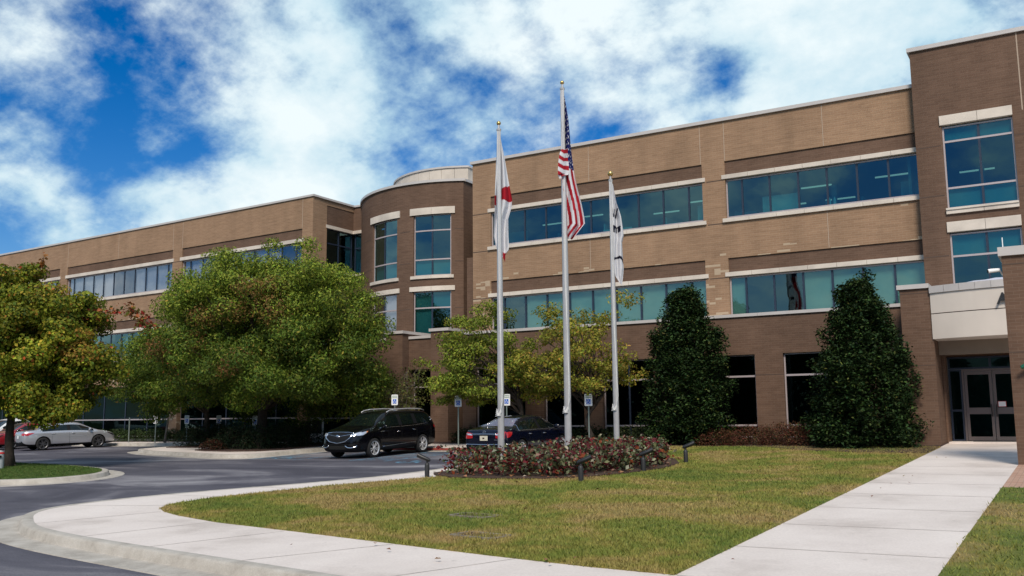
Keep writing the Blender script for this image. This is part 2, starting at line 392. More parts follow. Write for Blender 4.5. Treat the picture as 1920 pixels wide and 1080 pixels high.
    c = ramp(N, L, noise(N, L, P, 1.4, 6, .7), [(.35, (.045,.085,.018)), (.5, (.075,.125,.026)), (.68, (.13,.15,.045))])
    f = ramp(N, L, noise(N, L, P, 30, 4, .75), [(.3, (.6,.6,.6)), (.7, (1.3,1.3,1.3))])
    L.new(mix(N, L, 1.0, c, f, 'MULTIPLY'), b.inputs['Base Color']); bump(N, L, b, noise(N, L, P, 50, 4), 1.0, .03)
    MT['turfg'] = m
    m, N, L, b, P = base('grass_blades', .8)
    c = turf(N, L, P); a = N.new('ShaderNodeVertexColor'); a.layer_name = 'Col'
    L.new(mix(N, L, 1.0, c, a.outputs[0], 'MULTIPLY'), b.inputs['Base Color'])
    MT['grassm'] = m
    m, N, L, b, P = base('brick_paving', .85)
    bt = N.new('ShaderNodeTexBrick'); L.new(P, bt.inputs['Vector']); bt.inputs['Scale'].default_value = 1
    bt.inputs['Brick Width'].default_value = .2; bt.inputs['Row Height'].default_value = .1; bt.inputs['Mortar Size'].default_value = .006
    bt.inputs['Color1'].default_value = (.42,.24,.17,1); bt.inputs['Color2'].default_value = (.50,.33,.25,1); bt.inputs['Mortar'].default_value = (.2,.15,.12,1)
    L.new(bt.outputs[0], b.inputs['Base Color']); MT['paving'] = m
ground_mats()
MT['kerbdk'] = simple('weathered_rim', (.20,.17,.13), .95, var=.4, scale=9)

# ------------------------------------------------------------ ground
def grid_sheet(name, x0, x1, y0, y1, nx, ny, dz, mat, kind='structure'):
    me = bpy.data.meshes.new(name)
    xs = np.linspace(x0, x1, nx); ys = np.linspace(y0, y1, ny)
    v = [(x, y, G(x, y)+dz) for y in ys for x in xs]
    f = [(j*nx+i, j*nx+i+1, (j+1)*nx+i+1, (j+1)*nx+i) for j in range(ny-1) for i in range(nx-1)]
    me.from_pydata(v, [], f); me.materials.append(mat)
    return tag(link(name, me), kind=kind)

grid_sheet('ground', -3000, 3000, -3000, 3000, 101, 101, -.75, MT['turfg'])
def sheet(name, poly, dz, mat, skirt=.3, kind='structure'):
    mb = MB(); mb.prism(poly, lambda x, y: G(x, y)+dz-skirt, lambda x, y: G(x, y)+dz)
    return tag(mb.build(name, mat), kind=kind)
# asphalt, cut in strips so that it follows the fall of the ground
mb = MB()
mb.prism([(-120, -60), (60, -60), (60, 60), (-120, 60)], lambda x, y: G(x, y)-.5, lambda x, y: G(x, y))
tag(mb.build('road', MT['asphalt']), kind='structure')

KERB = [(14,4.2),(8,5.6),(0,7.0),(-4,7.68),(-7.82,8.35),(-10.34,8.74),(-12.96,9.16),(-14.31,9.43),(-15.46,9.74),(-16.1,10.02),(-16.79,10.42),(-17.5,10.87),(-18.04,11.4),(-18.32,11.95),
        (-18.43,12.72),(-18.28,14.2),(-17.6,15.9),(-16.9,17.3),(-16.25,19.0),(-15.95,20.5),(-15.9,22.6),(-15.9,32.0),(-16.1,32.25),(-16.4,32.3),(-28.5,32.3),(-28.85,32.1),(-28.9,31.5),(-28.85,29.2),(-28.72,27.7),
        (-28.95,27.25),(-29.6,27.1),(-30.4,27.2),(-34.1,28.1),(-37.0,28.95),(-39.3,30.1),(-39.75,30.5),(-39.9,31.2),(-39.9,34.6),(-40.2,35.1),(-40.8,35.3),(-51.3,35.3),(-51.8,35.5),(-52.0,36.2),(-52.1,36.9),(-52.6,37.3),(-90,37.3)]
def smooth_line(p, it=2, keep=()):
    for _ in range(it):
        q = [p[0]]
        for i in range(len(p)-1):
            a, b = Vector(p[i]), Vector(p[i+1])
            if (b-a).length > .35:
                q += [tuple(a*.75+b*.25), tuple(a*.25+b*.75)]
            else: q += [tuple(a*.5+b*.5)]
        q.append(p[-1]); p = q
    return p
KL = smooth_line(KERB, 2)
def offset(line, d):
    out = []
    for i in range(len(line)):
        a = Vector(line[max(i-1, 0)]); b = Vector(line[min(i+1, len(line)-1)]); t = (b-a).normalized()
        out.append((line[i][0]+t.y*d, line[i][1]-t.x*d))
    return out
def sweep(name, line, prof, mat, closed=False, rz=None):
    """prof: (offset to the street side, height over the road)"""
    vs = []; fs = []; n = len(line); k = len(prof)
    offs = [offset(line, d) for d, h in prof]
    for i in range(n):
        for j, (d, h) in enumerate(prof):
            x, y = offs[j][i]; vs.append((x, y, G(x, y)+h))
    for i in range(n-1):
        for j in range(k-1):
            fs.append((i*k+j, (i+1)*k+j, (i+1)*k+j+1, i*k+j+1))
    mb = MB(); mb.add(vs, fs)
    return tag(mb.build(name, mat, smooth=True, angle=35), kind='structure')
# street side is to the left of the travel direction: negative offsets
KP = [(.19, -.05), (.19, .146), (.17, .152), (.03, .152), (.0, .145), (-.025, .12), (-.05, .02), (-.06, .008), (-.52, .012), (-.55, -.05)]
sweep('kerb', KL, KP, MT['kerb'])
inner = offset(KL, .175)
KI = [p for p in inner]
sheet('pavement', KI + [(-90, 60), (14, 60)], .146, MT['concrete'])

LAWN = [(-3.92,9.9),(-5.04,10.0),(-6.54,10.24),(-8.51,10.62),(-10.63,11.03),(-12.78,11.41),(-14.26,11.85),(-15.1,12.2),(-15.65,12.55),(-15.95,12.95),(-16.12,13.5),(-16.18,14.3),(-15.9,15.6),(-15.45,17.25),(-14.8,18.7),(-14.2,20.0),
        (-14.15,22.5),(-14.4,27),(-14.75,32.9),(-3.92,32.9)]
sheet('lawn', LAWN, .162, MT['turf'])
sheet('lawn', [(-1.4,4.0),(-1.4,20.25),(12,20.25),(12,4.0)], .162, MT['turf'])
sheet('brick_paving', [(-1.4,20.3),(-1.4,27.5),(12,27.5),(12,20.3)], .155, MT['paving'])
MUL = [(-3.95,29.8),(-5,29.85),(-6.02,30.05),(-7.6,30.7),(-8.4,31.5),(-9.1,32.25),(-10.2,32.8),(-12.1,32.85),(-14.6,32.75),(-15.6,32.9),(-16.5,34.85),(-34,34.85),(-34,37.6),(-3.95,37.6)]
sheet('mulch_bed', MUL, .180, MT['mulch'])
sheet('mulch_bed', [(-33.9,36.6),(-33.9,40),(-90,40),(-90,37.6),(-53,37.6),(-51,36.9),(-45,36.9),(-40,36.6)], .172, MT['mulch'])
# planted islands beside the parking bays
I2A = [(-38.9,31.4),(-36.4,31.45),(-35.2,33.0),(-35.1,34.4),(-38.6,34.6)]
I2B = [(-34.6,29.5),(-33.4,29.0),(-31.57,28.78),(-30.3,29.1),(-29.75,30.3),(-30.0,33.0),(-30.8,34.4),(-34.4,34.5),(-34.9,33.0),(-35.0,31.0)]
sheet('mulch_bed', I2A, .185, MT['mulch']); sheet('mulch_bed', I2B, .188, MT['mulch'])
# joints across the pavement
mb = MB()
def groove(a, b, w=.014, dz=.1478):
    a = Vector(a); b = Vector(b); t = (b-a).normalized(); n = Vector((t.y, -t.x))*w
    p = [a+n, b+n, b-n, a-n]
    mb.add([(q.x, q.y, G(q.x, q.y)+dz) for q in p], [(0,1,2,3)])
for a, b in [((-7.0,8.25),(-6.1,10.15)),((-9.4,8.65),(-8.3,10.55)),((-11.6,9.0),(-10.8,11.0)),((-13.6,9.35),(-12.9,11.4)),((-16.0,10.15),(-15.2,12.2)),((-4.6,7.85),(-3.95,9.85)),
             ((-18.2,12.3),(-16.0,13.0)),((-18.2,14.6),(-16.2,14.6)),((-17.4,16.6),(-15.6,16.5)),((-16.5,18.7),(-14.8,18.6)),((-16.0,21),(-14.2,21)),((-1.4,7.5),(-1.4,9.9))]:
    groove(a, b)
for y in (9.9, 12.0, 14.2, 16.4, 18.6, 20.8, 23.0, 25.2, 27.4, 29.6, 31.8, 33.8): groove((-3.9, y), (-1.42, y))
for x in (-38.3,-36.6,-33,-31.5): groove((x, 35.9), (x, 34.9))
tag(mb.build('pavement_joints', simple('joint_dirt', (.40,.35,.315), .95, var=.35, scale=6)), kind='structure')

# left island: grass inside a closed kerb
IS = [(-50,10.4),(-38,12.75),(-31,14.75),(-28.2,15.8),(-26.9,16.35),(-26.35,16.8),(-26.1,17.4),(-26.05,18.1),(-26.3,18.8),(-27.0,19.6),(-28.2,20.4),(-30.2,21.0),(-33.5,21.7),(-37,22.0),(-50,22.0)]
IL = smooth_line(IS, 2)
KP2 = [(-.19, -.05), (-.19, .146), (-.17, .152), (-.03, .152), (.0, .145), (.025, .12), (.05, .02), (.06, .008), (.50, .012), (.53, -.05)]
sweep('kerb', IL, KP2, MT['kerb'])
sheet('island_lawn', offset(IL, -.178), .158, MT['turfg'])

# red painted stretch of the kerb face behind the parked cars
mb = MB()
mb.add([(x, y, G(x, y)+h) for x, y, h in [(-26.6,32.262,.118),(-20.6,32.262,.118),(-20.6,32.232,.03),(-26.6,32.232,.03)]], [(0,1,2,3)])
tag(mb.build('red_kerb_paint', MT['redkerb']), kind='structure')
# faded bay markings
mb = MB()
def stripe(x0, y0, x1, y1, w=.055, dz=.004):
    a = Vector((x0, y0)); b = Vector((x1, y1)); t = (b-a).normalized(); n = Vector((t.y, -t.x))*w
    mb.add([(q.x, q.y, G(q.x, q.y)+dz) for q in (a+n, b+n, b-n, a-n)], [(0,1,2,3)])
for x in (-28.2, -25.75, -22.95, -21.35, -18.75, -16.25): stripe(x, 26.6, x, 31.6)
for k in range(6): stripe(-22.8, 26.9+k*.8, -21.45, 27.5+k*.8)
for k in range(3): stripe(-28.1, 27.2+k*.55, -26.9, 27.75+k*.55, .09)
def isa(cx, cy, s):
    pts = [(math.cos(a)*.42*s+cx, math.sin(a)*.42*s+cy-.15*s) for a in np.linspace(R(140), R(400), 14)]
    for p, q in zip(pts, pts[1:]): stripe(*p, *q, .06*s)
    stripe(cx-.1*s, cy+.6*s, cx, cy, .07*s); stripe(cx, cy, cx+.4*s, cy, .06*s); stripe(cx+.4*s, cy, cx+.55*s, cy-.5*s, .06*s)
isa(-20.1, 26.55, 1.0); isa(-27.0, 27.6, .9)
m, N, L, b = nodes('faded_blue_paint'); b.inputs['Roughness'].default_value = .85
g = N.new('ShaderNodeNewGeometry'); n = N.new('ShaderNodeTexNoise'); n.inputs['Scale'].default_value = 3.5; n.inputs['Detail'].default_value = 8; n.inputs['Roughness'].default_value = .75; L.new(g.outputs[0], n.inputs[0])
r = N.new('ShaderNodeValToRGB'); r.color_ramp.elements[0].position = .42; r.color_ramp.elements[0].color = (.10,.10,.115,1); r.color_ramp.elements[1].position = .54; r.color_ramp.elements[1].color = (.12,.30,.44,1)
L.new(n.outputs[0], r.inputs[0]); L.new(r.outputs[0], b.inputs['Base Color'])
tag(mb.build('bay_markings', m), kind='structure')
# flat concrete rims of two valve boxes sunk in the lawn
def valve_box(label, cx, cy, w, rot):
    t = thing('valve_box', label, 'valve box', (cx, cy, G(cx, cy)+.15), rot, 'valve boxes sunk in the lawn'); t['_local'] = 1
    mb = MB(); d = .22
    for s in (-1, 1):
        mb.box(-w/2, w/2, s*d-.035, s*d+.035, -.05, .030); mb.box(s*w/2-.035, s*w/2+.035, -d+.035, d-.035, -.05, .030)
    mb.build('rim', MT['kerbdk'], t)
    mb = MB(); mb.box(-w/2+.036, w/2-.036, -d+.036, d-.036, -.05, .018); mb.build('cover', MT['mulch'], t)
valve_box('concrete rimmed valve box in the lawn, the one nearer the flagpole bed', -8.85, 13.45, .78, R(-8))
valve_box('concrete rimmed valve box in the lawn, the one nearer the pavement edge', -7.5, 11.55, .78, R(-8))

# ------------------------------------------------------------ the building
BO = (-20, 37, .9)
B = thing('office_building', 'three storey tan and brown brick office building with teal ribbon windows and a rounded bay', 'building', BO)
def wall_grid(mb, x0, x1, z0, z1, y0, y1, holes, step=None):
    """a wall from y0 (front) to y1 (back) with rectangular holes (hx0, hx1, hz0, hz1)"""
    xs = {x0, x1}; zs = {z0, z1}
    for h in holes:
        for x in h[:2]:
            if x0 < x < x1: xs.add(x)
        for z in h[2:4]:
            if z0 < z < z1: zs.add(z)
    xs = sorted(xs); zs = sorted(zs)
    if step:
        q = []
        for a, b2 in zip(xs, xs[1:]):
            n = max(1, int(math.ceil((b2-a)/step))); q += [a+(b2-a)*i/n for i in range(n)]
        xs = q+[xs[-1]]
    inh = lambda x, z: any(h[0] < x < h[1] and h[2] < z < h[3] for h in holes)
    nx, nz = len(xs), len(zs); V = []; F = []
    for y in (y0, y1):
        for z in zs:
            for x in xs: V.append((x, y, z))
    idx = lambda k, j, i: k*nx*nz+j*nx+i
    solid = [[not inh((xs[i]+xs[i+1])/2, (zs[j]+zs[j+1])/2) for i in range(nx-1)] for j in range(nz-1)]
    S = lambda j, i: 0 <= j < nz-1 and 0 <= i < nx-1 and solid[j][i]
    for j in range(nz-1):
        for i in range(nx-1):
            if not solid[j][i]: continue
            F.append((idx(0,j,i), idx(0,j,i+1), idx(0,j+1,i+1), idx(0,j+1,i)))
            F.append((idx(1,j,i), idx(1,j+1,i), idx(1,j+1,i+1), idx(1,j,i+1)))
            if not S(j, i-1): F.append((idx(0,j,i), idx(0,j+1,i), idx(1,j+1,i), idx(1,j,i)))
            if not S(j, i+1): F.append((idx(0,j,i+1), idx(1,j,i+1), idx(1,j+1,i+1), idx(0,j+1,i+1)))
            if not S(j-1, i): F.append((idx(0,j,i), idx(1,j,i), idx(1,j,i+1), idx(0,j,i+1)))
            if not S(j+1, i): F.append((idx(0,j+1,i), idx(0,j+1,i+1), idx(1,j+1,i+1), idx(1,j+1,i)))
    mb.add(V, F)

def arcs(x0, x1, xf, step=.45):
    if not xf: return [(x0, x1)]
    n = max(1, int(math.ceil(abs(x1-x0)/step))); return [(x0+(x1-x0)*i/n, x0+(x1-x0)*(i+1)/n) for i in range(n)]
def cbox(mb, x0, x1, y0, y1, z0, z1):
    """a box that follows a curved wall"""
    if mb.xf is ROT:
        wall_grid(mb, x0, x1, z0, z1, y0, y1, [], .4)
    else: mb.box(x0, x1, y0, y1, z0, z1)
WP = (-35.2, 37.5)
def WING(x, y, z): return (x, y + .043*(WP[0]-x), z)
RC = (-29.6, 44.7, 6.3)
def ROT(s, y, z):
    th = s/RC[2]; r = RC[2]-y
    return (RC[0]+r*math.sin(th), RC[1]-r*math.cos(th), z)
def RET(x, y, z): return (-35.2-y, x, z)             # along the return: x is the distance into the building, y depth towards the wing

def window(x0, x1, z0, z1, y, mulls, rails, gl, xf=None, blinds=(), parent=None, depth=.07, fr=.055, mw=.038, framemat=None):
    """frame > pane, mullion, blind; (x, z) extent at depth y; blinds: (xa, xb, za, zb, material)"""
    parent = parent or B
    org = parent_origin(parent)
    mb = MB(xf)
    cbox(mb, x0, x1, y, y+depth, z1-fr, z1); cbox(mb, x0, x1, y, y+depth, z0, z0+fr)
    mb.box(x0, x0+fr, y, y+depth, z0+fr, z1-fr); mb.box(x1-fr, x1, y, y+depth, z0+fr, z1-fr)
    for z in rails: cbox(mb, x0+fr, x1-fr, y+.004, y+depth-.004, z-.035, z+.035)
    w = mb.build('window', framemat or MT['frame'], parent)
    w['_abs'] = 1
    if mulls:
        lev = [z0+fr]+sorted(rails)+[z1-fr]
        for x in mulls:
            mb = MB(xf)
            for a, b2 in zip(lev, lev[1:]):
                lo = a+(.035 if a in rails else 0); hi = b2-(.035 if b2 in rails else 0)
                mb.box(x-mw, x+mw, y+.006, y+depth, lo-.002, hi+.002)
            mb.build('mullion', MT['mull'], w, origin=org)
    mb = MB(xf); xs = [x0+fr]+list(mulls)+[x1-fr]
    for a, b2 in zip(xs, xs[1:]): mb.add([(a, y+.035, z0+fr), (b2, y+.035, z0+fr), (b2, y+.035, z1-fr), (a, y+.035, z1-fr)], [(0,1,2,3)])
    mb.build('pane', gl, w, origin=org)
    if blinds:
        mats = list({id(q[4]): q[4] for q in blinds}.values()); mb = MB(xf)
        for xa, xb, za, zb, mt in blinds:
            mb.mi = mats.index(mt); mb.box(xa, xb, y+.14, y+.155, za, zb)
        build_each(mb, 'blind', mats, w, org)
    return w
def part(name, mat, fill, xf=None, **k):
    mb = MB(xf); fill(mb)
    if name == 'joint': return build_each(mb, name, mat, B)
    return mb.build(name, mat, B, **k)
def blinds_for(xs, z0, z1, mat, closed, rnd, drop=(1, 1)):
    out = []
    for i, (a, b2) in enumerate(zip(xs, xs[1:])):
        if closed(i):
            f = rnd.uniform(*drop); out.append((a+.03, b2-.03, z1-(z1-z0)*f, z1, mat if not callable(mat) else mat(i)))
    return out
rnd = random.Random(3)

# --- main block, upper storeys (front face y = 36.9)
YM = 36.9
bays = [(-23.32, -12.84, [-22.65,-21.52,-20.39,-19.24,-18.09,-16.94,-15.79,-14.64,-13.49]), (-11.86, -4.3, [-11.2,-10.07,-8.93,-7.82,-6.69,-5.55])]
holes = []
for x0, x1, mu in bays:
    holes += [(x0, x1, 9.86, 12.29), (x0, x1, 5.86, 8.22)]
part('wall', MT['tan'], lambda mb: wall_grid(mb, -24.33, -4.3, 5.3, 14.0, YM, YM+.3, holes))
part('wall', MT['tan'], lambda mb: mb.box(-24.33, -24.03, YM+.301, 52, .3, 13.98))
for bi, (x0, x1, mu) in enumerate(bays):
    xe = x1-.1 if bi == 0 else x1
    for lv, (zb, zt, zl, zs) in enumerate(((9.9, 11.50, 11.53, 9.86), (5.80, 7.44, 7.46, 5.7))):
        ztop = 12.29 if lv == 0 else 8.22
        part('brick_band', MT['brown'], lambda mb: mb.box(x0, x1, YM+.06, YM+.28, zl+.1, ztop-.001))
        def lin(mb, z0=zl, z1=zl+.17, d=.05):
            e0, e1 = x0-.14, (x1+.14 if bi == 0 else x1)
            n = round((e1-e0)/1.15)
            for i in range(n):
                a = e0+(e1-e0)*i/n; b2 = e0+(e1-e0)*(i+1)/n
                mb.box(a+.006, b2-.006, YM-d, YM+.27, z0, z1)
        part('lintel', MT['stone'], lin)
        gl = MT['gl3'] if lv == 0 else MT['gl2']
        xs = [x0]+mu+[x1]
        if lv == 0: bl = []
        else: bl = blinds_for(xs, zb, zt, MT['blind'], (lambda i: i >= 2) if bi == 0 else (lambda i: i not in (1, 2)), rnd)
        window(x0, x1, zb, zt, YM+.12, mu, [], gl, blinds=bl)
        if lv == 0: part('sill', MT['stone'], lambda mb: lin(mb, 9.705, 9.86, .09))
part('joint', MT['joint'], lambda mb: [mb.box(-24.34, -23.5, YM-.004, YM, z-.020, z+.020) for z in (11.5, 9.68, 7.42)] + [mb.box(-12.66, -12.02, YM-.004, YM, z-.020, z+.020) for z in (11.5, 9.68, 7.42)])
def pj(mb):
    for x in (-23.0, -18.1, -12.88, -11.84, -7.85):
        mb.box(x-.012, x+.012, YM-.005, YM, 12.30, 13.98)
    for x in (-18.1, -7.85): mb.box(x-.012, x+.012, YM-.005, YM, 8.24, 9.70)
part('joint', MT['palejoint'], pj)
part('coping', MT['coping'], lambda mb: mb.box(-24.42, -4.4, YM-.09, YM+.40, 14.0, 14.14))
part('coping', MT['coping'], lambda mb: mb.box(-24.42, -23.95, YM+.401, 52, 14.0, 14.14))
part('roof', MT['soffit'], lambda mb: mb.box(-24.0, 4, YM+.31, 51.9, 12.95, 13.3))

# --- lower storey of the main block, a ledge in front of the wall above (front y = 36)
YL = 36.0
gops = [(-23.6,-21.0),(-20.03,-18.1),(-17.2,-14.9),(-13.9,-10.68),(-9.6,-6.5)]
part('ledge_wall', MT['brown'], lambda mb: wall_grid(mb, -24.33, -4.95, .3, 5.68, YL, YL+.3, [(a, b2, 1.0, 4.2) for a, b2 in gops]))
part('ledge_cap', MT['coping'], lambda mb: [mb.box(-24.33+i*2.77+.004, -24.33+(i+1)*2.77-.004, YL-.07, YM-.002, 5.68, 5.80) for i in range(7)])
for a, b2 in gops:
    mu = [a+(b2-a)*k/2 for k in (1,)] if b2-a < 2.8 else [a+(b2-a)/2]
    window(a, b2, 1.0, 4.2, YL+.14, mu, [3.36, 1.47], MT['gldk'])
part('joint', MT['joint'], lambda mb: [mb.box(a, b2, YL-.004, YL, 3.38, 3.41) for a, b2 in ((-21.0,-20.03),(-18.1,-17.2),(-14.9,-13.9),(-10.68,-9.6),(-6.5,-4.95))])

# --- tower
YT = 36.5
part('tower_wall', MT['brown'], lambda mb: wall_grid(mb, -4.47, 4.5, 4.3, 15.25, YT, YT+.3, [(-3.56,-1.27,9.15,12.3), (-3.56,-1.27,5.4,8.32)]))
part('tower_wall', MT['brown'], lambda mb: (mb.box(-4.47, -4.17, YT+.301, 46, 4.3, 15.25), mb.box(4.2, 4.5, YT+.301, 46, 4.3, 15.25), mb.box(-4.16, 4.19, 45.7, 46, 4.3, 15.25)))
part('roof', MT['soffit'], lambda mb: mb.box(-4.16, 4.19, YT+.31, 45.6, 14.4, 14.7))
part('coping', MT['coping'], lambda mb: mb.box(-4.56, 4.6, YT-.09, YT+.42, 15.25, 15.40))
part('coping', MT['coping'], lambda mb: mb.box(-4.56, -4.1, YT+.421, 46.1, 15.25, 15.40))
def tl(mb, z0, z1, x0=-3.62, x1=-1.26, d=.06):
    xm = -2.38; mb.box(x0, xm-.006, YT-d, YT+.28, z0, z1); mb.box(xm+.006, x1, YT-d, YT+.28, z0, z1)
part('lintel', MT['stone'], lambda mb: tl(mb, 12.27, 12.62)); part('lintel', MT['stone'], lambda mb: tl(mb, 8.30, 8.67))
part('sill', MT['stone'], lambda mb: (tl(mb, 8.96, 9.10, -3.6, -1.28, .08), mb.box(-3.6, -1.28, YT-.12, YT+.1, 9.102, 9.17)))
window(-3.56, -1.27, 9.17, 12.22, YT+.1, [-2.38], [11.66, 9.93], MT['gl3'], blinds=[(-3.5,-2.42,11.7,12.18,MT['spandrel']),(-2.34,-1.33,11.7,12.18,MT['spandrel']),(-3.5,-2.42,9.2,9.9,MT['spandrel']),(-2.34,-1.33,9.2,9.9,MT['spandrel'])])
window(-3.56, -1.27, 5.4, 8.25, YT+.1, [-2.38], [7.43], MT['gl3'], blinds=[(-3.5,-2.42,7.47,8.2,MT['spandrel']),(-2.34,-1.33,7.47,8.2,MT['spandrel'])])
part('joint', MT['joint'], lambda mb: [mb.box(a, b2, YT-.004, YT, z-.020, z+.020) for z in (11.53, 9.68, 7.46) for a, b2 in ((-4.47,-3.62),(-1.25,4.5))])
part('joint', MT['palejoint'], lambda mb: mb.box(-.96, -.92, YT-.005, YT, 12.4, 15.25))

# --- rotunda
sL, sR = -5.78, 3.30
wins = [(-2.66, -.50), (.57, 2.66)]
part('rotunda_wall', MT['brown'], lambda mb: wall_grid(mb, sL, sR, 4.2, 14.0, 0, .3, [(a, b2, 9.1, 12.32) for a, b2 in wins]+[(a, b2, 6.0, 8.32) for a, b2 in wins], .4), xf=ROT)
xr, yr = ROT(sR, 0, 0)[:2]
part('rotunda_wall', MT['brown'], lambda mb: mb.box(xr-.3, xr, yr+.002, 45, 4.2, 14.0))
for a, b2 in wins:
    m_ = (a+b2)/2
    def al(mb, z0, z1, e=.2, d=.06):
        cbox(mb, a-e, m_-.006, -d, .28, z0, z1); cbox(mb, m_+.006, b2+e, -d, .28, z0, z1)
    part('lintel', MT['stone'], lambda mb: al(mb, 12.32, 12.68), xf=ROT)
    part('sill', MT['stone'], lambda mb: al(mb, 8.96, 9.12, .14, .08), xf=ROT)
    part('lintel', MT['stone'], lambda mb: al(mb, 8.32, 8.56), xf=ROT)
    window(a, b2, 9.12, 12.32, .1, [m_], [11.49, 9.97], MT['gl3'], xf=ROT, blinds=[(a+.06, m_-.04, 9.18, 9.93, MT['spandrel']), (m_+.04, b2-.06, 9.18, 9.93, MT['spandrel'])])
    window(a, b2, 6.0, 8.32, .1, [m_], [7.46], MT['gl3'] if a > 0 else MT['glw'], xf=ROT, blinds=[(a+.05, m_-.05, 6.1, 8.2, MT['blind']), (m_+.05, b2-.05, 7.5, 8.2, MT['blind'])] if a > 0 else [(m_+.05, b2-.05, 6.1, 8.2, MT['blindw'])])
part('joint', MT['joint'], lambda mb: [cbox(mb, a, b2, -.004, 0, z-.020, z+.020) for z in (11.5, 9.82, 7.42) for a, b2 in ((sL,-2.86),(-.3,.37),(2.86,sR))], xf=ROT)
part('coping', MT['coping'], lambda mb: cbox(mb, sL, sR+.08, -.09, .4, 14.0, 14.13), xf=ROT)
part('coping', MT['coping'], lambda mb: mb.box(xr-.36, xr+.09, yr+.10, 45, 14.0, 14.13))
part('roof', MT['soffit'], lambda mb: mb.prism([ROT(sL+ (sR-sL)*i/20, .35, 0)[:2] for i in range(21)]+[(xr-.32, 45), (-34.5, 45)], 13.0, 13.3))
def DRUM(s, y, z):
    th = s/4.45; r = 4.45-y
    return (RC[0]+r*math.sin(th), RC[1]-r*math.cos(th), z)
def drum(mb):
    n = 12; e0, e1 = -6.4, 2.45
    for i in range(n):
        a = e0+(e1-e0)*i/n; b2 = e0+(e1-e0)*(i+1)/n
        wall_grid(mb, a+.008, b2-.008, 13.3, 15.22, 0, .2, [], .3)
part('roof_drum', MT['cream2'] if 'cream2' in MT else MT['stone'], drum, xf=DRUM)
xd, yd = DRUM(2.45, 0, 0)[:2]
part('roof_drum', MT['stone'], lambda mb: mb.box(xd-.2, xd, yd+.01, 44.6, 13.3, 15.22))
part('coping', MT['coping'], lambda mb: wall_grid(mb, -6.4, 2.5, 15.22, 15.32, -.06, .3, [], .3), xf=DRUM)
part('coping', MT['coping'], lambda mb: mb.box(xd-.25, xd+.06, yd+.08, 44.6, 15.22, 15.32))

# --- base of the rotunda: two capped piers and the wall between
part('ledge_wall', MT['brown'], lambda mb: mb.box(-27.82, -26.16, 36.5, 36.8, 4.2, 5.68))
part('ledge_cap', MT['coping'], lambda mb: mb.box(-27.80, -26.18, 36.43, 38.6, 5.68, 5.81))
for x0, x1 in ((-28.85,-27.83),(-26.15,-25.15)):
    part('pier', MT['brown'], lambda mb: mb.box(x0, x1, 36.0, 38.4, .3, 5.93))
    part('pier_cap', MT['coping'], lambda mb: mb.box(x0-.07, x1+.07, 35.93, 38.5, 5.93, 6.07))
part('ledge_wall', MT['brown'], lambda mb: mb.box(-25.14, -24.34, 37.6, 37.9, .3, 9.6))
part('ledge_wall', MT['brown'], lambda mb: wall_grid(mb, -34.4, -28.86, .3, 5.68, 36.5, 36.8, [(-33.6, -29.6, 1.0, 4.2)]))
part('ledge_cap', MT['coping'], lambda mb: mb.box(-34.4, -28.93, 36.43, 38.9, 5.68, 5.80))
window(-33.6, -29.6, 1.0, 4.2, 36.6, [-31.6], [3.36, 1.9], MT['gldk'])
window(-27.8, -26.2, 1.0, 4.2, 36.9, [], [3.36, 1.9], MT['gldk'])

# --- corner recess between the left wing and the rotunda
part('wing_end_wall', MT['tan'], lambda mb: mb.box(-35.5, -35.195, 37.801, 38.62, .3, 13.99))
part('wing_end_wall', MT['brown'], lambda mb: mb.box(-35.55, -35.23, 38.621, 40.9, 12.60, 13.7))
part('wing_end_wall', MT['tan'], lambda mb: mb.box(-35.55, -35.2, 38.621, 40.9, 13.701, 13.99))
part('wing_end_wall', MT['brown'], lambda mb: mb.box(-35.55, -35.23, 38.621, 40.9, .3, 9.95))
part('recess_wall', MT['brown'], lambda mb: (mb.box(-35.23, -33.0, 40.9, 41.2, 12.60, 13.99), mb.box(-35.23, -33.0, 40.9, 41.2, .3, 9.95)))
part('lintel', MT['stone'], lambda mb: (mb.box(-35.5, -35.17, 38.55, 40.86, 12.42, 12.60), mb.box(-35.169, -33.3, 40.80, 41.1, 12.42, 12.60)))
part('sill', MT['stone'], lambda mb: (mb.box(-35.5, -35.17, 38.55, 40.86, 9.95, 10.10), mb.box(-35.169, -33.3, 40.80, 41.1, 9.95, 10.10)))
window(38.62, 40.9, 10.1, 12.42, .12, [39.76], [11.6], MT['gl3'], xf=RET, framemat=MT['mull'])
window(-35.2, -33.4, 10.1, 12.42, 41.0, [], [11.6], MT['gl3'], framemat=MT['mull'])
part('coping', MT['coping'], lambda mb: (mb.box(-35.6, -35.11, 37.9, 40.99, 13.992, 14.1), mb.box(-35.1, -33.0, 40.82, 41.3, 13.992, 14.1)))

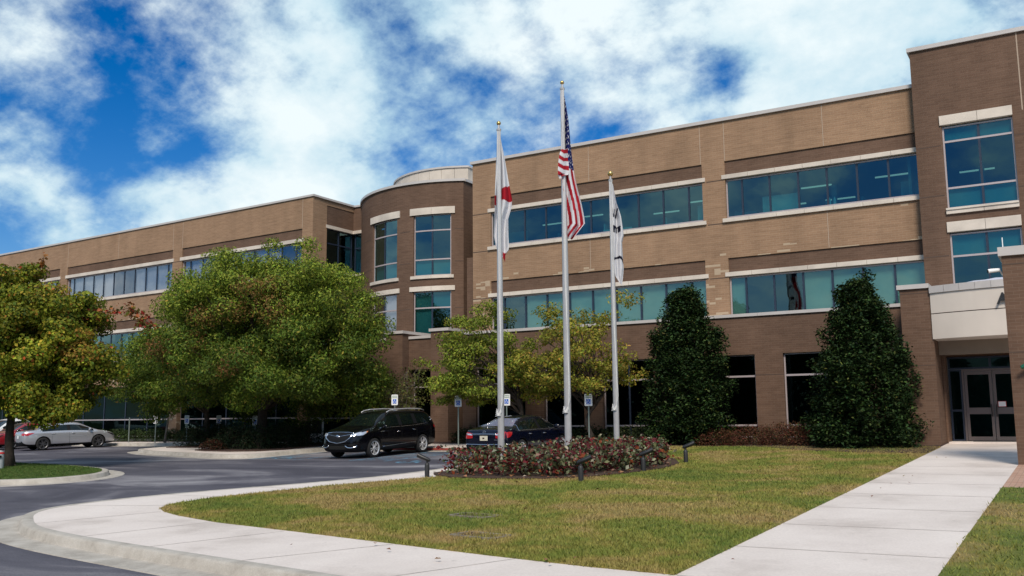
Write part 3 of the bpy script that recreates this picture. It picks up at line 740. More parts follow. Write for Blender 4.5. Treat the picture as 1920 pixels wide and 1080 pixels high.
# --- left wing
wb = [(-46.3, -36.0)] + [(-58.5-12.2*k, -47.2-12.2*k) for k in range(3)]
wholes = []
for x0, x1 in wb: wholes += [(x0, x1, 9.86, 12.29), (x0, x1, 5.86, 8.22)]
part('wing_wall', MT['tan'], lambda mb: wall_grid(mb, -90, -35.2, 4.0, 14.0, WP[1], WP[1]+.3, wholes, 6), xf=WING)
for a, b2 in ((-36.1,-35.2),(-47.15,-46.25),(-59.4,-58.5),(-71.6,-70.7),(-83.8,-82.9)): part('wing_pier', MT['tan'], lambda mb: mb.box(a, b2, WP[1]+.02, WP[1]+.3, .3, 3.999), xf=WING)
for wi, (x0, x1) in enumerate(wb):
    n = 9 if wi == 0 else 10
    mu = [x0+(x1-x0)*(i+.6)/(n+.1) for i in range(n)]
    for lv, (zb, zt, zl) in enumerate(((9.9, 11.50, 11.53), (5.80, 7.44, 7.46))):
        ztop = 12.29 if lv == 0 else 8.22
        part('brick_band', MT['brown'], lambda mb: mb.box(x0, x1, WP[1]+.06, WP[1]+.28, zl+.1, ztop-.001), xf=WING)
        part('lintel', MT['stone'], lambda mb: mb.box(x0-.14, x1+.14, WP[1]-.05, WP[1]+.27, zl, zl+.2), xf=WING)
        part('sill', MT['stone'], lambda mb: mb.box(x0-.14, x1+.14, WP[1]-.09, WP[1]+.27, zb-.2, zb-.04), xf=WING)
        xs = [x0]+mu+[x1]
        if lv == 0: window(x0, x1, zb, zt, WP[1]+.12, mu, [], MT['glw'], xf=WING, blinds=blinds_for(xs, zb, zt, MT['blindw'], lambda i: (wi == 0 and i < 8) or (wi == 1 and i not in (5, 6)) or wi > 1, rnd))
        else: window(x0, x1, zb, zt, WP[1]+.12, mu, [], MT['gl2'], xf=WING, blinds=blinds_for(xs, zb, zt, MT['blind'], lambda i: i % 3 == 0, rnd))
    window(x0, x1-.1 if wi else -36.15, .9, 4.0, WP[1]+.3, [x0+(x1-x0)*k/5 for k in (1,2,3,4)], [1.95], MT['gldk'], xf=WING, blinds=[(x0+(x1-x0)*.4, x0+(x1-x0)*.58, 2.0, 3.9, MT['blind']), (x0+(x1-x0)*.82, x0+(x1-x0)*.98, 2.0, 3.9, MT['blind'])])
part('joint', MT['joint'], lambda mb: [mb.box(a, b2, WP[1]-.004, WP[1], z-.020, z+.020) for z in (11.5, 9.68) for a, b2 in ((-35.86,-35.2),(-47.05,-46.45))], xf=WING)
part('joint', MT['joint'], lambda mb: [mb.box(-35.2, -35.196, 37.55, 38.6, z-.020, z+.020) for z in (11.5, 9.68)])
part('joint', MT['palejoint'], lambda mb: [mb.box(x-.012, x+.012, WP[1]-.005, WP[1], 12.30, 13.98) for x in (-36.0,-46.3,-47.2,-52.8,-58.5)], xf=WING)
part('coping', MT['coping'], lambda mb: wall_grid(mb, -90, -35.12, 14.0, 14.11, WP[1]-.07, WP[1]+.42, []), xf=WING)
part('roof', MT['soffit'], lambda mb: mb.box(-90, -35.5, 37.85, 52.5, 12.9, 13.2), xf=WING)
part('wall', MT['brown'], lambda mb: mb.box(-90, 4.5, 55, 55.3, .3, 13.9))

# --- interior seen through the glass
def rooms(mb):
    for z in (4.55, 8.75): mb.box(-24, 4, 37.25, 52, z, z+.25); mb.box(-90, -36, 40.3, 54, z, z+.25)
part('interior_floor', MT['infloor'], rooms)
part('interior_floor', MT['infloor'], lambda mb: mb.box(-90, 4, 37.0, 54, .6, .8))
part('interior_ceiling', MT['inceil'], lambda mb: (mb.box(-24, -4.6, 37.25, 51.8, 12.3, 12.34), mb.box(-24, -4.6, 37.25, 51.8, 8.3, 8.34), mb.box(-35.4, -24.4, 42, 51.8, 12.7, 12.74)))
part('interior_wall', MT['inwall'], lambda mb: (mb.box(-24, 4, 46.5, 46.6, 4.9, 12.9), mb.box(-90, -35.6, 43.5, 43.6, .8, 12.9), mb.box(-34.9, -24.5, 46.5, 46.6, .8, 12.9), mb.box(-24, 4, 41.5, 41.6, .8, 4.5), mb.box(-4.9, -4.8, 37.3, 46.4, 4.9, 12.2)))
def pend(mb):
    for x0, y, z in ((-22.0,39.6,11.2),(-19.8,39.2,11.25),(-16.4,40.2,11.2),(-14.3,39.3,11.3),(-15.9,42.5,11.1),(-10.9,41.2,11.05),(-9.4,39.4,11.3),(-8.9,41.6,11.15),(-6.4,39.2,11.3),(-3.4,40.2,11.3),(-12.3,43,11.2)):
        mb.box(x0, x0+1.25, y, y+.09, z, z+.05)
part('ceiling_lamp', MT['tube'], pend)
def cub(mb):
    r = random.Random(5)
    x = -23.4
    while x < -5:
        w = r.uniform(.7, 1.6); y = r.uniform(37.5, 38.6)
        mb.box(x, x+w, y, y+.06, 9.0, r.choice((10.2, 10.4, 10.75))); mb.box(x, x+.06, y+.07, y+1.6, 9.0, 10.5)
        x += w + r.uniform(.3, 1.6)
    for x in (-19.3, -8.0, -2.6): mb.box(x, x+.18, 38.6, 38.78, 9.0, 11.1)
part('interior_partition', MT['cubicle'], cub)

# --- entrance
for x in (-4.94, 1.6):
    part('entrance_pier', MT['brown'], lambda mb: mb.box(x, x+.96, 33.6, 36.49, .3, 5.99))
    part('pier_cap', MT['coping'], lambda mb: mb.box(x-(.08 if x < 0 else -.04), x+(.92 if x < 0 else 1.04), 33.52, 36.48, 5.99, 6.14))
part('joint', MT['joint'], lambda mb: (mb.box(-4.94, -3.98, 33.596, 33.6, 3.42, 3.45), mb.box(-4.94, -4.03, 33.596, 33.6, 5.82, 5.85)))
def cy(x, bulge=.55): return 33.55 - bulge*max(0, 1-((x+1.2)/2.8)**2)
def canopy(mb, z0, z1, d=0.0):
    n = 24; xs = [-4.0+5.6*i/n for i in range(n+1)]
    mb.prism([(x, cy(x)-d) for x in xs]+[(1.6, 36.49), (-4.0+.021, 36.49)], z0, z1)
part('canopy', MT['cream'], lambda mb: (canopy(mb, 4.28, 5.10), canopy(mb, 5.1301, 5.80)))
part('canopy', MT['joint'], lambda mb: canopy(mb, 5.1, 5.13, -.03))
def ccap(mb):
    n = 12
    for i in range(n):
        a = -4.02+5.64*i/n+.004; b2 = -4.02+5.64*(i+1)/n-.004
        mb.prism([(a, cy(a)-.05), (b2, cy(b2)-.05), (b2, 36.48), (a, 36.48)], 5.80, 6.03)
part('canopy_cap', MT['coping'], ccap)
def memb(mb):
    n = 14; xs = [-3.3+4.4*i/n for i in range(n+1)]
    vs = []; fs = []
    for i, x in enumerate(xs):
        e = math.sin(math.pi*i/n)**.5
        for j, (dy, dz) in enumerate(((.25, 0), (.35, .10), (.9, .2), (1.8, .22))):
            vs.append((x, cy(x)+dy, 6.031+dz*e+(.015*math.sin(9*x+j))))
    for i in range(n):
        for j in range(3): fs.append((i*4+j, (i+1)*4+j, (i+1)*4+j+1, i*4+j+1))
    mb.add(vs, fs)
part('roof_membrane', simple('roof_membrane', (.55,.56,.66), .35, var=.15, scale=3), memb, smooth=True)
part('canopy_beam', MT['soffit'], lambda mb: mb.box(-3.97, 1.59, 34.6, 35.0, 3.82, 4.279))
part('entrance_wall', MT['brown'], lambda mb: (mb.box(-3.97, -3.90, 35.2, 36.0, .3, 4.28), mb.box(-3.97, 1.59, 36.06, 36.49, 3.80, 4.279)))
part('door_step', MT['concrete'], lambda mb: mb.box(-3.89, 1.5, 34.9, 36.2, .5, .905))
mat_ = part('door_mat', MT['blackp'], lambda mb: mb.box(-3.2, -.2, 35.35, 35.95, .906, .925))
# glazing of the entrance: sidelights, transoms, two leaves
window(-3.88, -3.47, .91, 3.36, 36.0, [], [1.95], MT['gldk'], framemat=MT['mull'])
window(-.02, .4, .91, 3.36, 36.0, [], [1.95], MT['gldk'], framemat=MT['mull'])
window(-3.88, .4, 3.37, 3.79, 36.0, [-2.56, -1.6], [], MT['gldk'], framemat=MT['mull'])
dfr = simple('door_frame', (.16,.13,.125), .5, metal=.3)
part('door_frame', dfr, lambda mb: (mb.box(-3.46, -3.40, 35.97, 36.09, .91, 3.36), mb.box(-.09, -.03, 35.97, 36.09, .91, 3.36), mb.box(-3.40, -.09, 35.97, 36.09, 3.28, 3.36)))
for k, x0 in enumerate((-3.39, -2.515, -1.64, )):
    w_ = .85
    if k == 2: w_ = .85
    def leafd(mb):
        mb.box(x0, x0+.09, 36.0, 36.05, .93, 3.27); mb.box(x0+w_-.09, x0+w_, 36.0, 36.05, .93, 3.27)
        mb.box(x0+.09, x0+w_-.09, 36.0, 36.05, 3.17, 3.27); mb.box(x0+.09, x0+w_-.09, 36.0, 36.05, .93, 1.06); mb.box(x0+.09, x0+w_-.09, 36.0, 36.05, 1.82, 2.04)
    dr = part('door', dfr, leafd); org = parent_origin(B)
    q = MB(); q.add([(x0+.08, 36.03, 1.0), (x0+w_-.08, 36.03, 1.0), (x0+w_-.08, 36.03, 3.2), (x0+.08, 36.03, 3.2)], [(0,1,2,3)]); q.build('pane', MT['gldk'], dr, origin=org)
    hx = x0+w_-.06 if k == 0 else x0+.06
    q = MB(); q.tube([(hx, 36.0, 1.74), (hx, 35.93, 1.76), (hx, 35.92, 1.95), (hx, 35.93, 2.12), (hx, 36.0, 2.14)], .018, 6); q.build('handle', MT['black'], dr, origin=org)
    if k == 1:
        q = MB(); q.box(x0+.11, x0+.36, 36.018, 36.022, 2.06, 2.25); q.build('notice_border', MT['red'], dr, origin=org)
        q = MB(); q.box(x0+.125, x0+.345, 36.014, 36.017, 2.075, 2.235); q.build('notice', MT['white'], dr, origin=org)
# raised letter on the canopy front, cut off from view by the pylon
def text_mesh(txt, size, depth, font_bold=True):
    c = bpy.data.curves.new('t', 'FONT'); c.body = txt; c.size = size; c.extrude = depth; c.offset = size*.02 if font_bold else 0; c.align_x = 'LEFT'; c.resolution_u = 3
    o = bpy.data.objects.new('t', c); COL.objects.link(o)
    dg = bpy.context.evaluated_depsgraph_get(); me = bpy.data.meshes.new_from_object(o.evaluated_get(dg)); bpy.data.objects.remove(o); return me
me = text_mesh('A', .50, .03); me.materials.append(MT['black'])
o = link('canopy_letter', me, B); o.rotation_euler = (R(90), 0, R(4)); o.location = Vector((-2.00, 32.94, 5.25))-Vector(BO)

# --- freestanding brick pylon at the right
P = thing('brick_pylon', 'brown brick pylon with pale stone cap standing beside the entrance walk', 'pylon', (-.2, 26.4, .5))
q = MB(); q.box(-1.40, 1.0, 25.9, 26.9, .2, 5.70); q.build('shaft', MT['brown'], P)
q = MB(); q.box(-1.47, 1.07, 25.83, 26.97, 5.70, 5.92); q.build('cap', MT['coping'], P)
q = MB(); q.box(-1.404, 1.0, 25.896, 25.9, 3.30, 3.33); q.box(-1.404, 1.0, 25.896, 25.9, 5.47, 5.50); q.build('joint', MT['joint'], P)
q = MB(); q.bar((-1.36, 26.1, 5.92), (-1.36, 26.1, 6.2), .012, 6); q = q.build('rod', MT['white'], None); tag(q, 'thin white antenna rod standing on top of the brick pylon cap', 'antenna'); q.name = 'antenna_rod'
c = thing('security_camera', 'white bullet security camera on the side of the brick pylon', 'camera', (-1.42, 26.2, 5.38))
q = MB(); q.tube([(-1.72, 25.98, 5.36), (-1.66, 26.0, 5.37), (-1.47, 26.08, 5.385)], [.052, .052, .048], 12); q.build('housing', MT['white'], c)
q = MB(); q.tube([(-1.735, 25.975, 5.358), (-1.721, 25.98, 5.36)], .042, 12); q.build('lens', MT['black'], c)
q = MB(); q.tube([(-1.46, 26.09, 5.37), (-1.42, 26.2, 5.27), (-1.40, 26.2, 5.27)], .02, 8); q.box(-1.415, -1.401, 26.14, 26.26, 5.2, 5.34); q.build('bracket', MT['white'], c)
c = thing('wall_light', 'small dark green lamp fixed to the face of the brick pylon', 'lamp', (-1.0, 25.9, 3.0))
q = MB(); q.tube([(-1.0, 25.9, 2.98), (-1.0, 25.72, 3.0)], .03, 8); q.build('bracket', MT['dgreen'], c)
q = MB(); q.tube([(-1.16, 25.68, 2.93), (-.96, 25.72, 3.02), (-.82, 25.74, 3.05)], [.045, .07, .05], 10); q.build('lamp_head', MT['dgreen'], c)
# two bottles on the office window sill
for i, x in enumerate((-7.78, -7.60)):
    q = MB(); q.lathe([(0,0),(.05,0),(.05,.2),(.02,.27),(.02,.31),(0,.31)], (x, 37.16, 9.956), 10)
    tag(q.build('plastic_bottle', MT['white']), 'pale plastic bottle standing on the top floor window sill', 'bottle', 'bottles on the top floor window sill')

# ------------------------------------------------------------ vegetation
def srgb(*c): return tuple(((x/255)/12.92 if x/255 <= .04045 else ((x/255+.055)/1.055)**2.4) for x in c)
def leaf_mesh(name, ctr, size, cols, mat, parent=None, origin=(0, 0, 0), aspect=.5, up=.5, droop=0.0, seed=1, fold=.25, kind=None, out=None, coh=1.1):
    """ctr (N,3) leaf centres, size scalar or (N,), cols (N,3): each leaf two folded faces"""
    r = np.random.default_rng(seed); N = len(ctr); ctr = np.asarray(ctr) - np.asarray(origin)
    n = r.normal(size=(N, 3))
    if out is not None: n = n*.55+out*coh
    n[:, 2] = (np.abs(n[:, 2]) if out is None else n[:, 2]) + up*(1.5 if out is None else .5); n /= np.linalg.norm(n, axis=1, keepdims=True)
    t = r.normal(size=(N, 3)); t[:, 2] -= droop; t -= n*(t*n).sum(1, keepdims=True); t /= np.linalg.norm(t, axis=1, keepdims=True)
    b = np.cross(n, t)
    s = (np.ones(N)*size*r.uniform(.5, 1.5, N))[:, None]
    w = s*aspect
    tip = ctr + t*s*.5; base = ctr - t*s*.5; up_ = n*w*fold
    l = ctr + b*w*.5 + up_ - t*s*.05; rr = ctr - b*w*.5 + up_ - t*s*.05
    V = np.stack([base, l, tip, rr], 1).reshape(-1, 3)
    me = bpy.data.meshes.new(name); me.vertices.add(N*4); me.vertices.foreach_set('co', V.ravel().astype(np.float32))
    idx = np.arange(N)*4; F = np.stack([idx, idx+1, idx+2, idx, idx+2, idx+3], 1).reshape(-1)
    me.loops.add(N*6); me.loops.foreach_set('vertex_index', F.astype(np.int32))
    me.polygons.add(N*2); me.polygons.foreach_set('loop_start', (np.arange(N*2)*3).astype(np.int32)); me.polygons.foreach_set('loop_total', np.full(N*2, 3, np.int32))
    ca = me.color_attributes.new('Col', 'FLOAT_COLOR', 'POINT')
    c4 = np.ones((N, 4, 4), np.float32); c4[:, :, :3] = np.asarray(cols)[:, None, :]; ca.data.foreach_set('color', c4.ravel())
    me.materials.append(mat); me.update(); me.validate()
    o = link(name, me, parent)
    return o

def pick(pal, n, r, jit=.18):
    """pal: list of (weight, rgb linear)"""
    w = np.array([p[0] for p in pal], float); w /= w.sum()
    c = np.array([p[1] for p in pal])[r.choice(len(pal), n, p=w)]
    return np.clip(c*(1+r.normal(0, jit, (n, 1)))*(1+r.normal(0, jit*.3, (n, 3))), .002, 1)

def crown_points(ell, ncl, nleaf, r, rc=(.55, .3), shell=.55, sizes=(.7, 1.3), avoid=None):
    """clusters of leaves spread through a union of ellipsoids; returns cluster centres, leaf positions, leaf cluster index"""
    vol = np.array([e[3]*e[4]*e[5] for e in ell])**.75; vol /= vol.sum()
    C = []
    while len(C) < ncl:
        e = ell[r.choice(len(ell), p=vol)]
        d = r.normal(size=3); d /= np.linalg.norm(d); k = shell+(1-shell)*r.random()**.8
        p = np.array(e[:3]) + d*np.array(e[3:6])*k
        if avoid is not None and not avoid(p): continue
        C.append(p)
    C = np.array(C); cs = r.uniform(*sizes, ncl)
    wts = cs**2; wts /= wts.sum(); ci = r.choice(ncl, nleaf, p=wts)
    off = r.normal(size=(nleaf, 3)); off /= np.maximum(np.linalg.norm(off, axis=1, keepdims=True), .2); off *= (r.random((nleaf, 1))**.45)
    L = C[ci] + off*np.array([rc[0], rc[0], rc[1]])*cs[ci][:, None]
    return C, cs, L, ci

def limbs(mb, base, fork, C, r, r0, nl=14, seg=7, wob=.12, thin=.018):
    """tapered trunk to the fork, limbs that run on to the clusters"""
    base = Vector(base); fork = Vector(fork)
    pts = []; n = 6
    for i in range(n+1):
        t = i/n; p = base.lerp(fork, t); p += Vector((math.sin(3*t+base.x)*wob*t*(1-t)*2, math.cos(4*t+base.y)*wob*t*(1-t)*2, 0)); pts.append(p)
    mb.tube(pts, [r0*(1.35 if i == 0 else 1-.35*i/n) for i in range(n+1)], 10)
    sel = r.choice(len(C), min(nl, len(C)), replace=False)
    for k in sel:
        end = Vector(C[k]); st = pts[-1-int(r.integers(0, 3))]; mid = st.lerp(end, .5); mid.z += (end-st).length*.10; mid += Vector(r.normal(0, .12, 3))
        q = [st.lerp(mid, a) for a in (0, .5, 1)] + [mid.lerp(end, a) for a in (.33, .66, 1)]
        ra = r0*.45*r.uniform(.6, 1.1)
        mb.tube(q, [ra, ra*.8, ra*.62, ra*.45, ra*.3, thin], 6)
        for _ in range(3):
            j = C[int(r.integers(0, len(C)))]
            if (Vector(j)-end).length < 2.2: mb.tube([q[3], q[3].lerp(Vector(j), .5)+Vector((0, 0, .08)), j], [ra*.35, ra*.22, thin*.6], 5)

def tree(name, label, cat, base, fork, ell, ncl, nleaf, pal, size, r0, seed, group=None, rc=(.55, .3), shell=.5, nl=14, mat=None, bark=None, tint=None, up=.5, aspect=.5, droop=.2, clvar=.22, extra=None, avoid=None, wob=.12, sizes=(.7, 1.3)):
    r = np.random.default_rng(seed)
    t = thing(name, label, cat, base, 0, group)
    C, cs, L, ci = crown_points(ell, ncl, nleaf, r, rc, shell, avoid=avoid, sizes=sizes)
    mb = MB(); limbs(mb, base, fork, C, r, r0, nl, wob=wob)
    mb.build('trunk', bark or MT['bark'], t, smooth=True)
    col = pick(pal, nleaf, r)
    cv = 1+r.normal(0, clvar, ncl); col = col*np.clip(cv, .45, 1.6)[ci][:, None]
    if tint is not None: col = tint(C, ci, L, col, r)
    o_ = L-C[ci]; o_ /= np.maximum(np.linalg.norm(o_, axis=1, keepdims=True), .05)
    leaf_mesh('crown', L, size, np.clip(col, .002, 1), mat or MT['leaf'], t, base, aspect=aspect, up=up, droop=droop, seed=seed, out=o_)
    return t

GREEN = [(4, (.060,.104,.013)), (4, (.100,.150,.017)), (2, (.17,.215,.027)), (1, (.05,.095,.015)), (.5, (.25,.21,.04))]
def gz(x, y, h=.15): return G(x, y)+h
def turn(x0, amt, colr, p=.8):
    """whole clusters near some spots have turned colour"""
    def f(C, ci, L, col, r):
        for (cx, cy_, cz, rad) in x0:
            near = np.linalg.norm(C-np.array((cx, cy_, cz)), axis=1) < rad
            m_ = near[ci] & (r.random(len(ci)) < p)
            tc = pick(colr, m_.sum(), r); col[m_] = col[m_]*(1-amt)+tc*amt
        return col
    return f
RUST = [(3, (.20,.085,.035)), (2, (.26,.13,.04)), (1, (.16,.05,.03)), (1, (.13,.11,.03))]
# the big shade tree
bx, by = -32.6, 31.6
def chain(*fs):
    def f(C, ci, L, col, r):
        for g_ in fs: col = g_(C, ci, L, col, r)
        return col
    return f
def painted_sunlit_top(z0, z1, colr, amt=.6):  # upper clusters tinted yellow green: sunlight on the crown put into leaf colour
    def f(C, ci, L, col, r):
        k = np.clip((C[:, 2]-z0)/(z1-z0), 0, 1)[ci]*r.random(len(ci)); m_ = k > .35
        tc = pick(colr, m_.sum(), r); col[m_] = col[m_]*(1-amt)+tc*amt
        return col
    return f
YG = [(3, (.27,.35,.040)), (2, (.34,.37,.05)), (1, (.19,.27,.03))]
def clear(p): return p[1] < 36.0+ max(0, (p[0]+26)*-.02)
tree('shade_tree', 'big round green shade tree with rust tinged clusters beside the black SUV', 'tree', (bx, by, gz(bx, by)), (bx+.1, by, 3.1),
     [(-31.9,31.4,6.5,5.2,4.4,3.4), (-34.8,31.6,5.3,3.8,3.4,2.9), (-29.0,31.4,5.3,3.6,3.4,3.0), (-31.0,31.2,8.4,3.3,2.8,1.6), (-32,29.2,5.0,4.2,2.4,2.3), (-28.4,31.9,4.9,2.3,2.4,2.3), (-31.6,29.3,3.75,4.3,1.9,1.0), (-34.2,30.2,3.9,3.0,1.9,1.1), (-32.6,33.6,3.0,3.9,1.2,1.6), (-29.0,33.4,3.1,2.5,1.2,1.6), (-33.8,30.2,7.4,2.6,2.6,1.9), (-29.6,30.8,7.2,2.6,2.6,1.9), (-36.0,31.2,6.2,2.9,2.6,2.3), (-30.6,30.6,4.1,3.4,2.4,1.5)],
     350, 240000, GREEN, .13, .27, 21, rc=(.86, .55), shell=.45, nl=30, tint=chain(painted_sunlit_top(4.2, 8.0, YG, .75), turn([(-30.4,28.6,7.2,1.25), (-34.6,28.8,5.3,1.1), (-29.2,28.6,6.0,1.0), (-30.8,28.2,4.2,.9), (-32.8,28.0,6.6,.9)], .8, RUST, .6)), avoid=clear, aspect=.42, clvar=.2)
bx, by = -37.3, 32.6
tree('shade_tree', 'smaller green tree with slender trunk, left of the big shade tree', 'tree', (bx, by, gz(bx, by)), (bx-.2, by, 2.9),
     [(-38.8,32.4,4.8,3.1,2.8,2.5), (-41.0,32.6,4.5,2.6,2.2,2.3), (-37.0,32.3,5.0,2.4,2.4,2.1), (-39.2,30.9,4.0,3.2,1.8,1.7), (-40.6,32.2,6.0,1.8,1.8,1.4)],
     130, 75000, GREEN, .13, .15, 22, rc=(.8, .5), shell=.4, nl=16, tint=chain(painted_sunlit_top(4.0, 6.5, YG, .5), turn([(-36.6,30.6,4.6,.9)], .85, [(1, (.33,.07,.03)), (1, (.25,.12,.04))], .6)), avoid=clear, aspect=.42)
for i, (tx, ty, lb) in enumerate(((-44.6, 35.9, 'young green tree with thin pale trunk, left of the white reserved sign'), (-38.9, 36.4, 'young green tree with a thin pale trunk behind the hedge between two parking signs'))):
    tree('young_tree', lb, 'tree', (tx, ty, gz(tx, ty)), (tx+.1, ty, 2.9), [(tx+.2,ty-.3,4.2,1.9,1.2,1.7), (tx-.9,ty-.4,3.6,1.3,1.0,1.1)], 28, 8000, GREEN, .15, .06, 31+i, rc=(.6, .4), nl=9, bark=MT['barkg'], aspect=.42, group='young trees along the left wing')
# near tree at the left edge, turning
AUT = [(4, (.165,.20,.018)), (3.5, (.235,.245,.022)), (1.4, (.31,.25,.028)), (.3, (.38,.18,.03)), (.06, (.42,.09,.03)), (2.2, (.085,.13,.014))]
bx, by = -33.5, 20.2
tree('maple_tree', 'maple with yellow green and orange leaves on the grass island at left', 'tree', (bx, by, gz(bx, by)), (bx+.2, by-.1, 3.2),
     [(-33.4,20.0,4.8,2.9,2.9,2.6), (-32.2,20.4,4.1,2.1,2.1,1.9), (-34.8,19.6,5.0,2.6,2.6,2.2), (-32.6,20.5,6.0,1.5,1.5,1.3), (-32.8,20.2,2.9,2.2,2.0,1.0), (-31.4,21.0,3.6,1.2,1.2,1.2), (-33.3,20.2,6.9,1.0,1.0,.8), (-31.3,21.0,5.4,1.3,1.2,1.0), (-30.9,21.3,3.9,1.3,1.3,1.3), (-32.0,20.2,4.4,1.9,1.9,1.2), (-31.8,20.8,2.6,1.4,1.3,.9)],
     260, 140000, AUT, .11, .17, 41, rc=(.62, .36), shell=.4, nl=26, aspect=.72, up=.4, clvar=.2, tint=turn([(-34.5,19.4,5.8,1.0), (-32.2,20.6,6.9,.8), (-30.6,21.0,4.6,.8)], .6, [(1, (.34,.10,.03)), (1, (.33,.17,.04))], .5))
# red tipped sprig reaching out of the maple and a lone shoot above it
r_ = np.random.default_rng(5)
def sprig(path, n, pal, seed, spread=.28):
    mt_ = [o for o in COL.objects if o.name.startswith('maple_tree')][0]; org = tuple(mt_.location)
    q = MB(); q.tube(path, [.025]+[.012]*(len(path)-1), 5); q.build('branch', MT['bark'], mt_, smooth=True)
    P_ = []; rr = np.random.default_rng(seed)
    for k in range(n):
        t = rr.random()**.6*(len(path)-1); i = min(int(t), len(path)-2); a = np.array(path[i]); b2 = np.array(path[i+1]); P_.append(a+(b2-a)*(t-i)+rr.normal(0, spread, 3)*np.array([1, 1, .7]))
    leaf_mesh('twig_leaves', np.array(P_), .15, pick(pal, n, rr), MT['leaf'], mt_, org, aspect=.7, seed=seed)
sprig([(-31.9,20.8,4.9), (-30.9,21.4,5.75), (-29.7,22.0,5.95), (-29.25,22.3,5.6), (-29.1,22.4,5.2)], 330, [(2, (.30,.09,.03)), (1, (.35,.04,.03)), (1, (.20,.15,.03)), (1, (.13,.13,.03))], 51, .17)
sprig([(-32.9,20.3,6.6), (-32.75,20.4,7.3), (-32.6,20.5,8.0)], 60, [(1, (.32,.13,.03))], 52, .08)
# two dogwoods behind the flagpoles, leaves in flat layers
def layers(cx, cy_, zs, rr, n, r):
    e = []
    for z, q in zip(zs, rr):
        for k in range(n):
            a = r.uniform(0, 2*math.pi); d = q*r.uniform(.35, .8); e.append((cx+math.cos(a)*d, cy_+math.sin(a)*d*.8, z+r.normal(0, .28), q*.42, q*.38, .34))
    return e
DOG = [(3, (.16,.215,.026)), (3, (.21,.25,.030)), (1.5, (.27,.27,.038)), (1, (.10,.15,.018))]
DOGY = [(3, (.25,.26,.035)), (2, (.31,.26,.04)), (1.6, (.16,.20,.025)), (.7, (.40,.24,.05))]
rg = np.random.default_rng(8)
bx, by = -19.9, 33.6
tree('dogwood_tree', 'leafy green dogwood with flat branching layers, behind the leftmost flagpole', 'tree', (bx, by, gz(bx, by)), (bx, by, 2.6),
     layers(-21.1, 33.2, (3.0,3.4,3.9,4.5,5.0,5.6,6.1,6.6), (3.0,3.4,3.2,2.7,2.2,1.7,1.2,.7), 7, rg)+[(-22.3,33.4,6.0,.9,.7,.4)], 230, 25000, DOG, .115, .11, 61, rc=(.5, .22), shell=.2, nl=40, up=.9, aspect=.5, group='dogwoods behind the flagpoles', clvar=.2, wob=.3)
bx, by = -16.5, 33.4
tree('dogwood_tree', 'yellowing open dogwood with a bent trunk, behind the tallest flagpole', 'tree', (bx, by, gz(bx, by)), (bx+.5, by, 2.7),
     layers(-17.2, 33.2, (3.1,3.5,4.0,4.5,5.1,5.7), (2.7,3.0,2.8,2.6,2.2,1.7), 6, rg)+[(-15.2,33.3,5.9,.9,.7,.4),(-14.6,33.2,6.4,.6,.5,.3),(-14.9,33,4.2,1.2,.8,.4)], 200, 16500, DOGY, .115, .10, 62, rc=(.48, .24), shell=.2, nl=44, up=.9, aspect=.5, group='dogwoods behind the flagpoles', clvar=.2, wob=.9)
bx, by = -26.6, 34.6
tree('bare_shrub_tree', 'thin leafed small tree with bare grey branches behind the black SUV', 'tree', (bx, by, gz(bx, by)), (bx-.1, by, 1.7),
     [(-26.9,34.6,3.3,1.5,1.0,1.5), (-27.6,34.5,2.7,1.2,.9,1.0)], 45, 3600, [(2, (.10,.12,.03)), (1, (.16,.14,.05))], .11, .06, 63, rc=(.5, .35), nl=24, bark=MT['barkg'], aspect=.5)
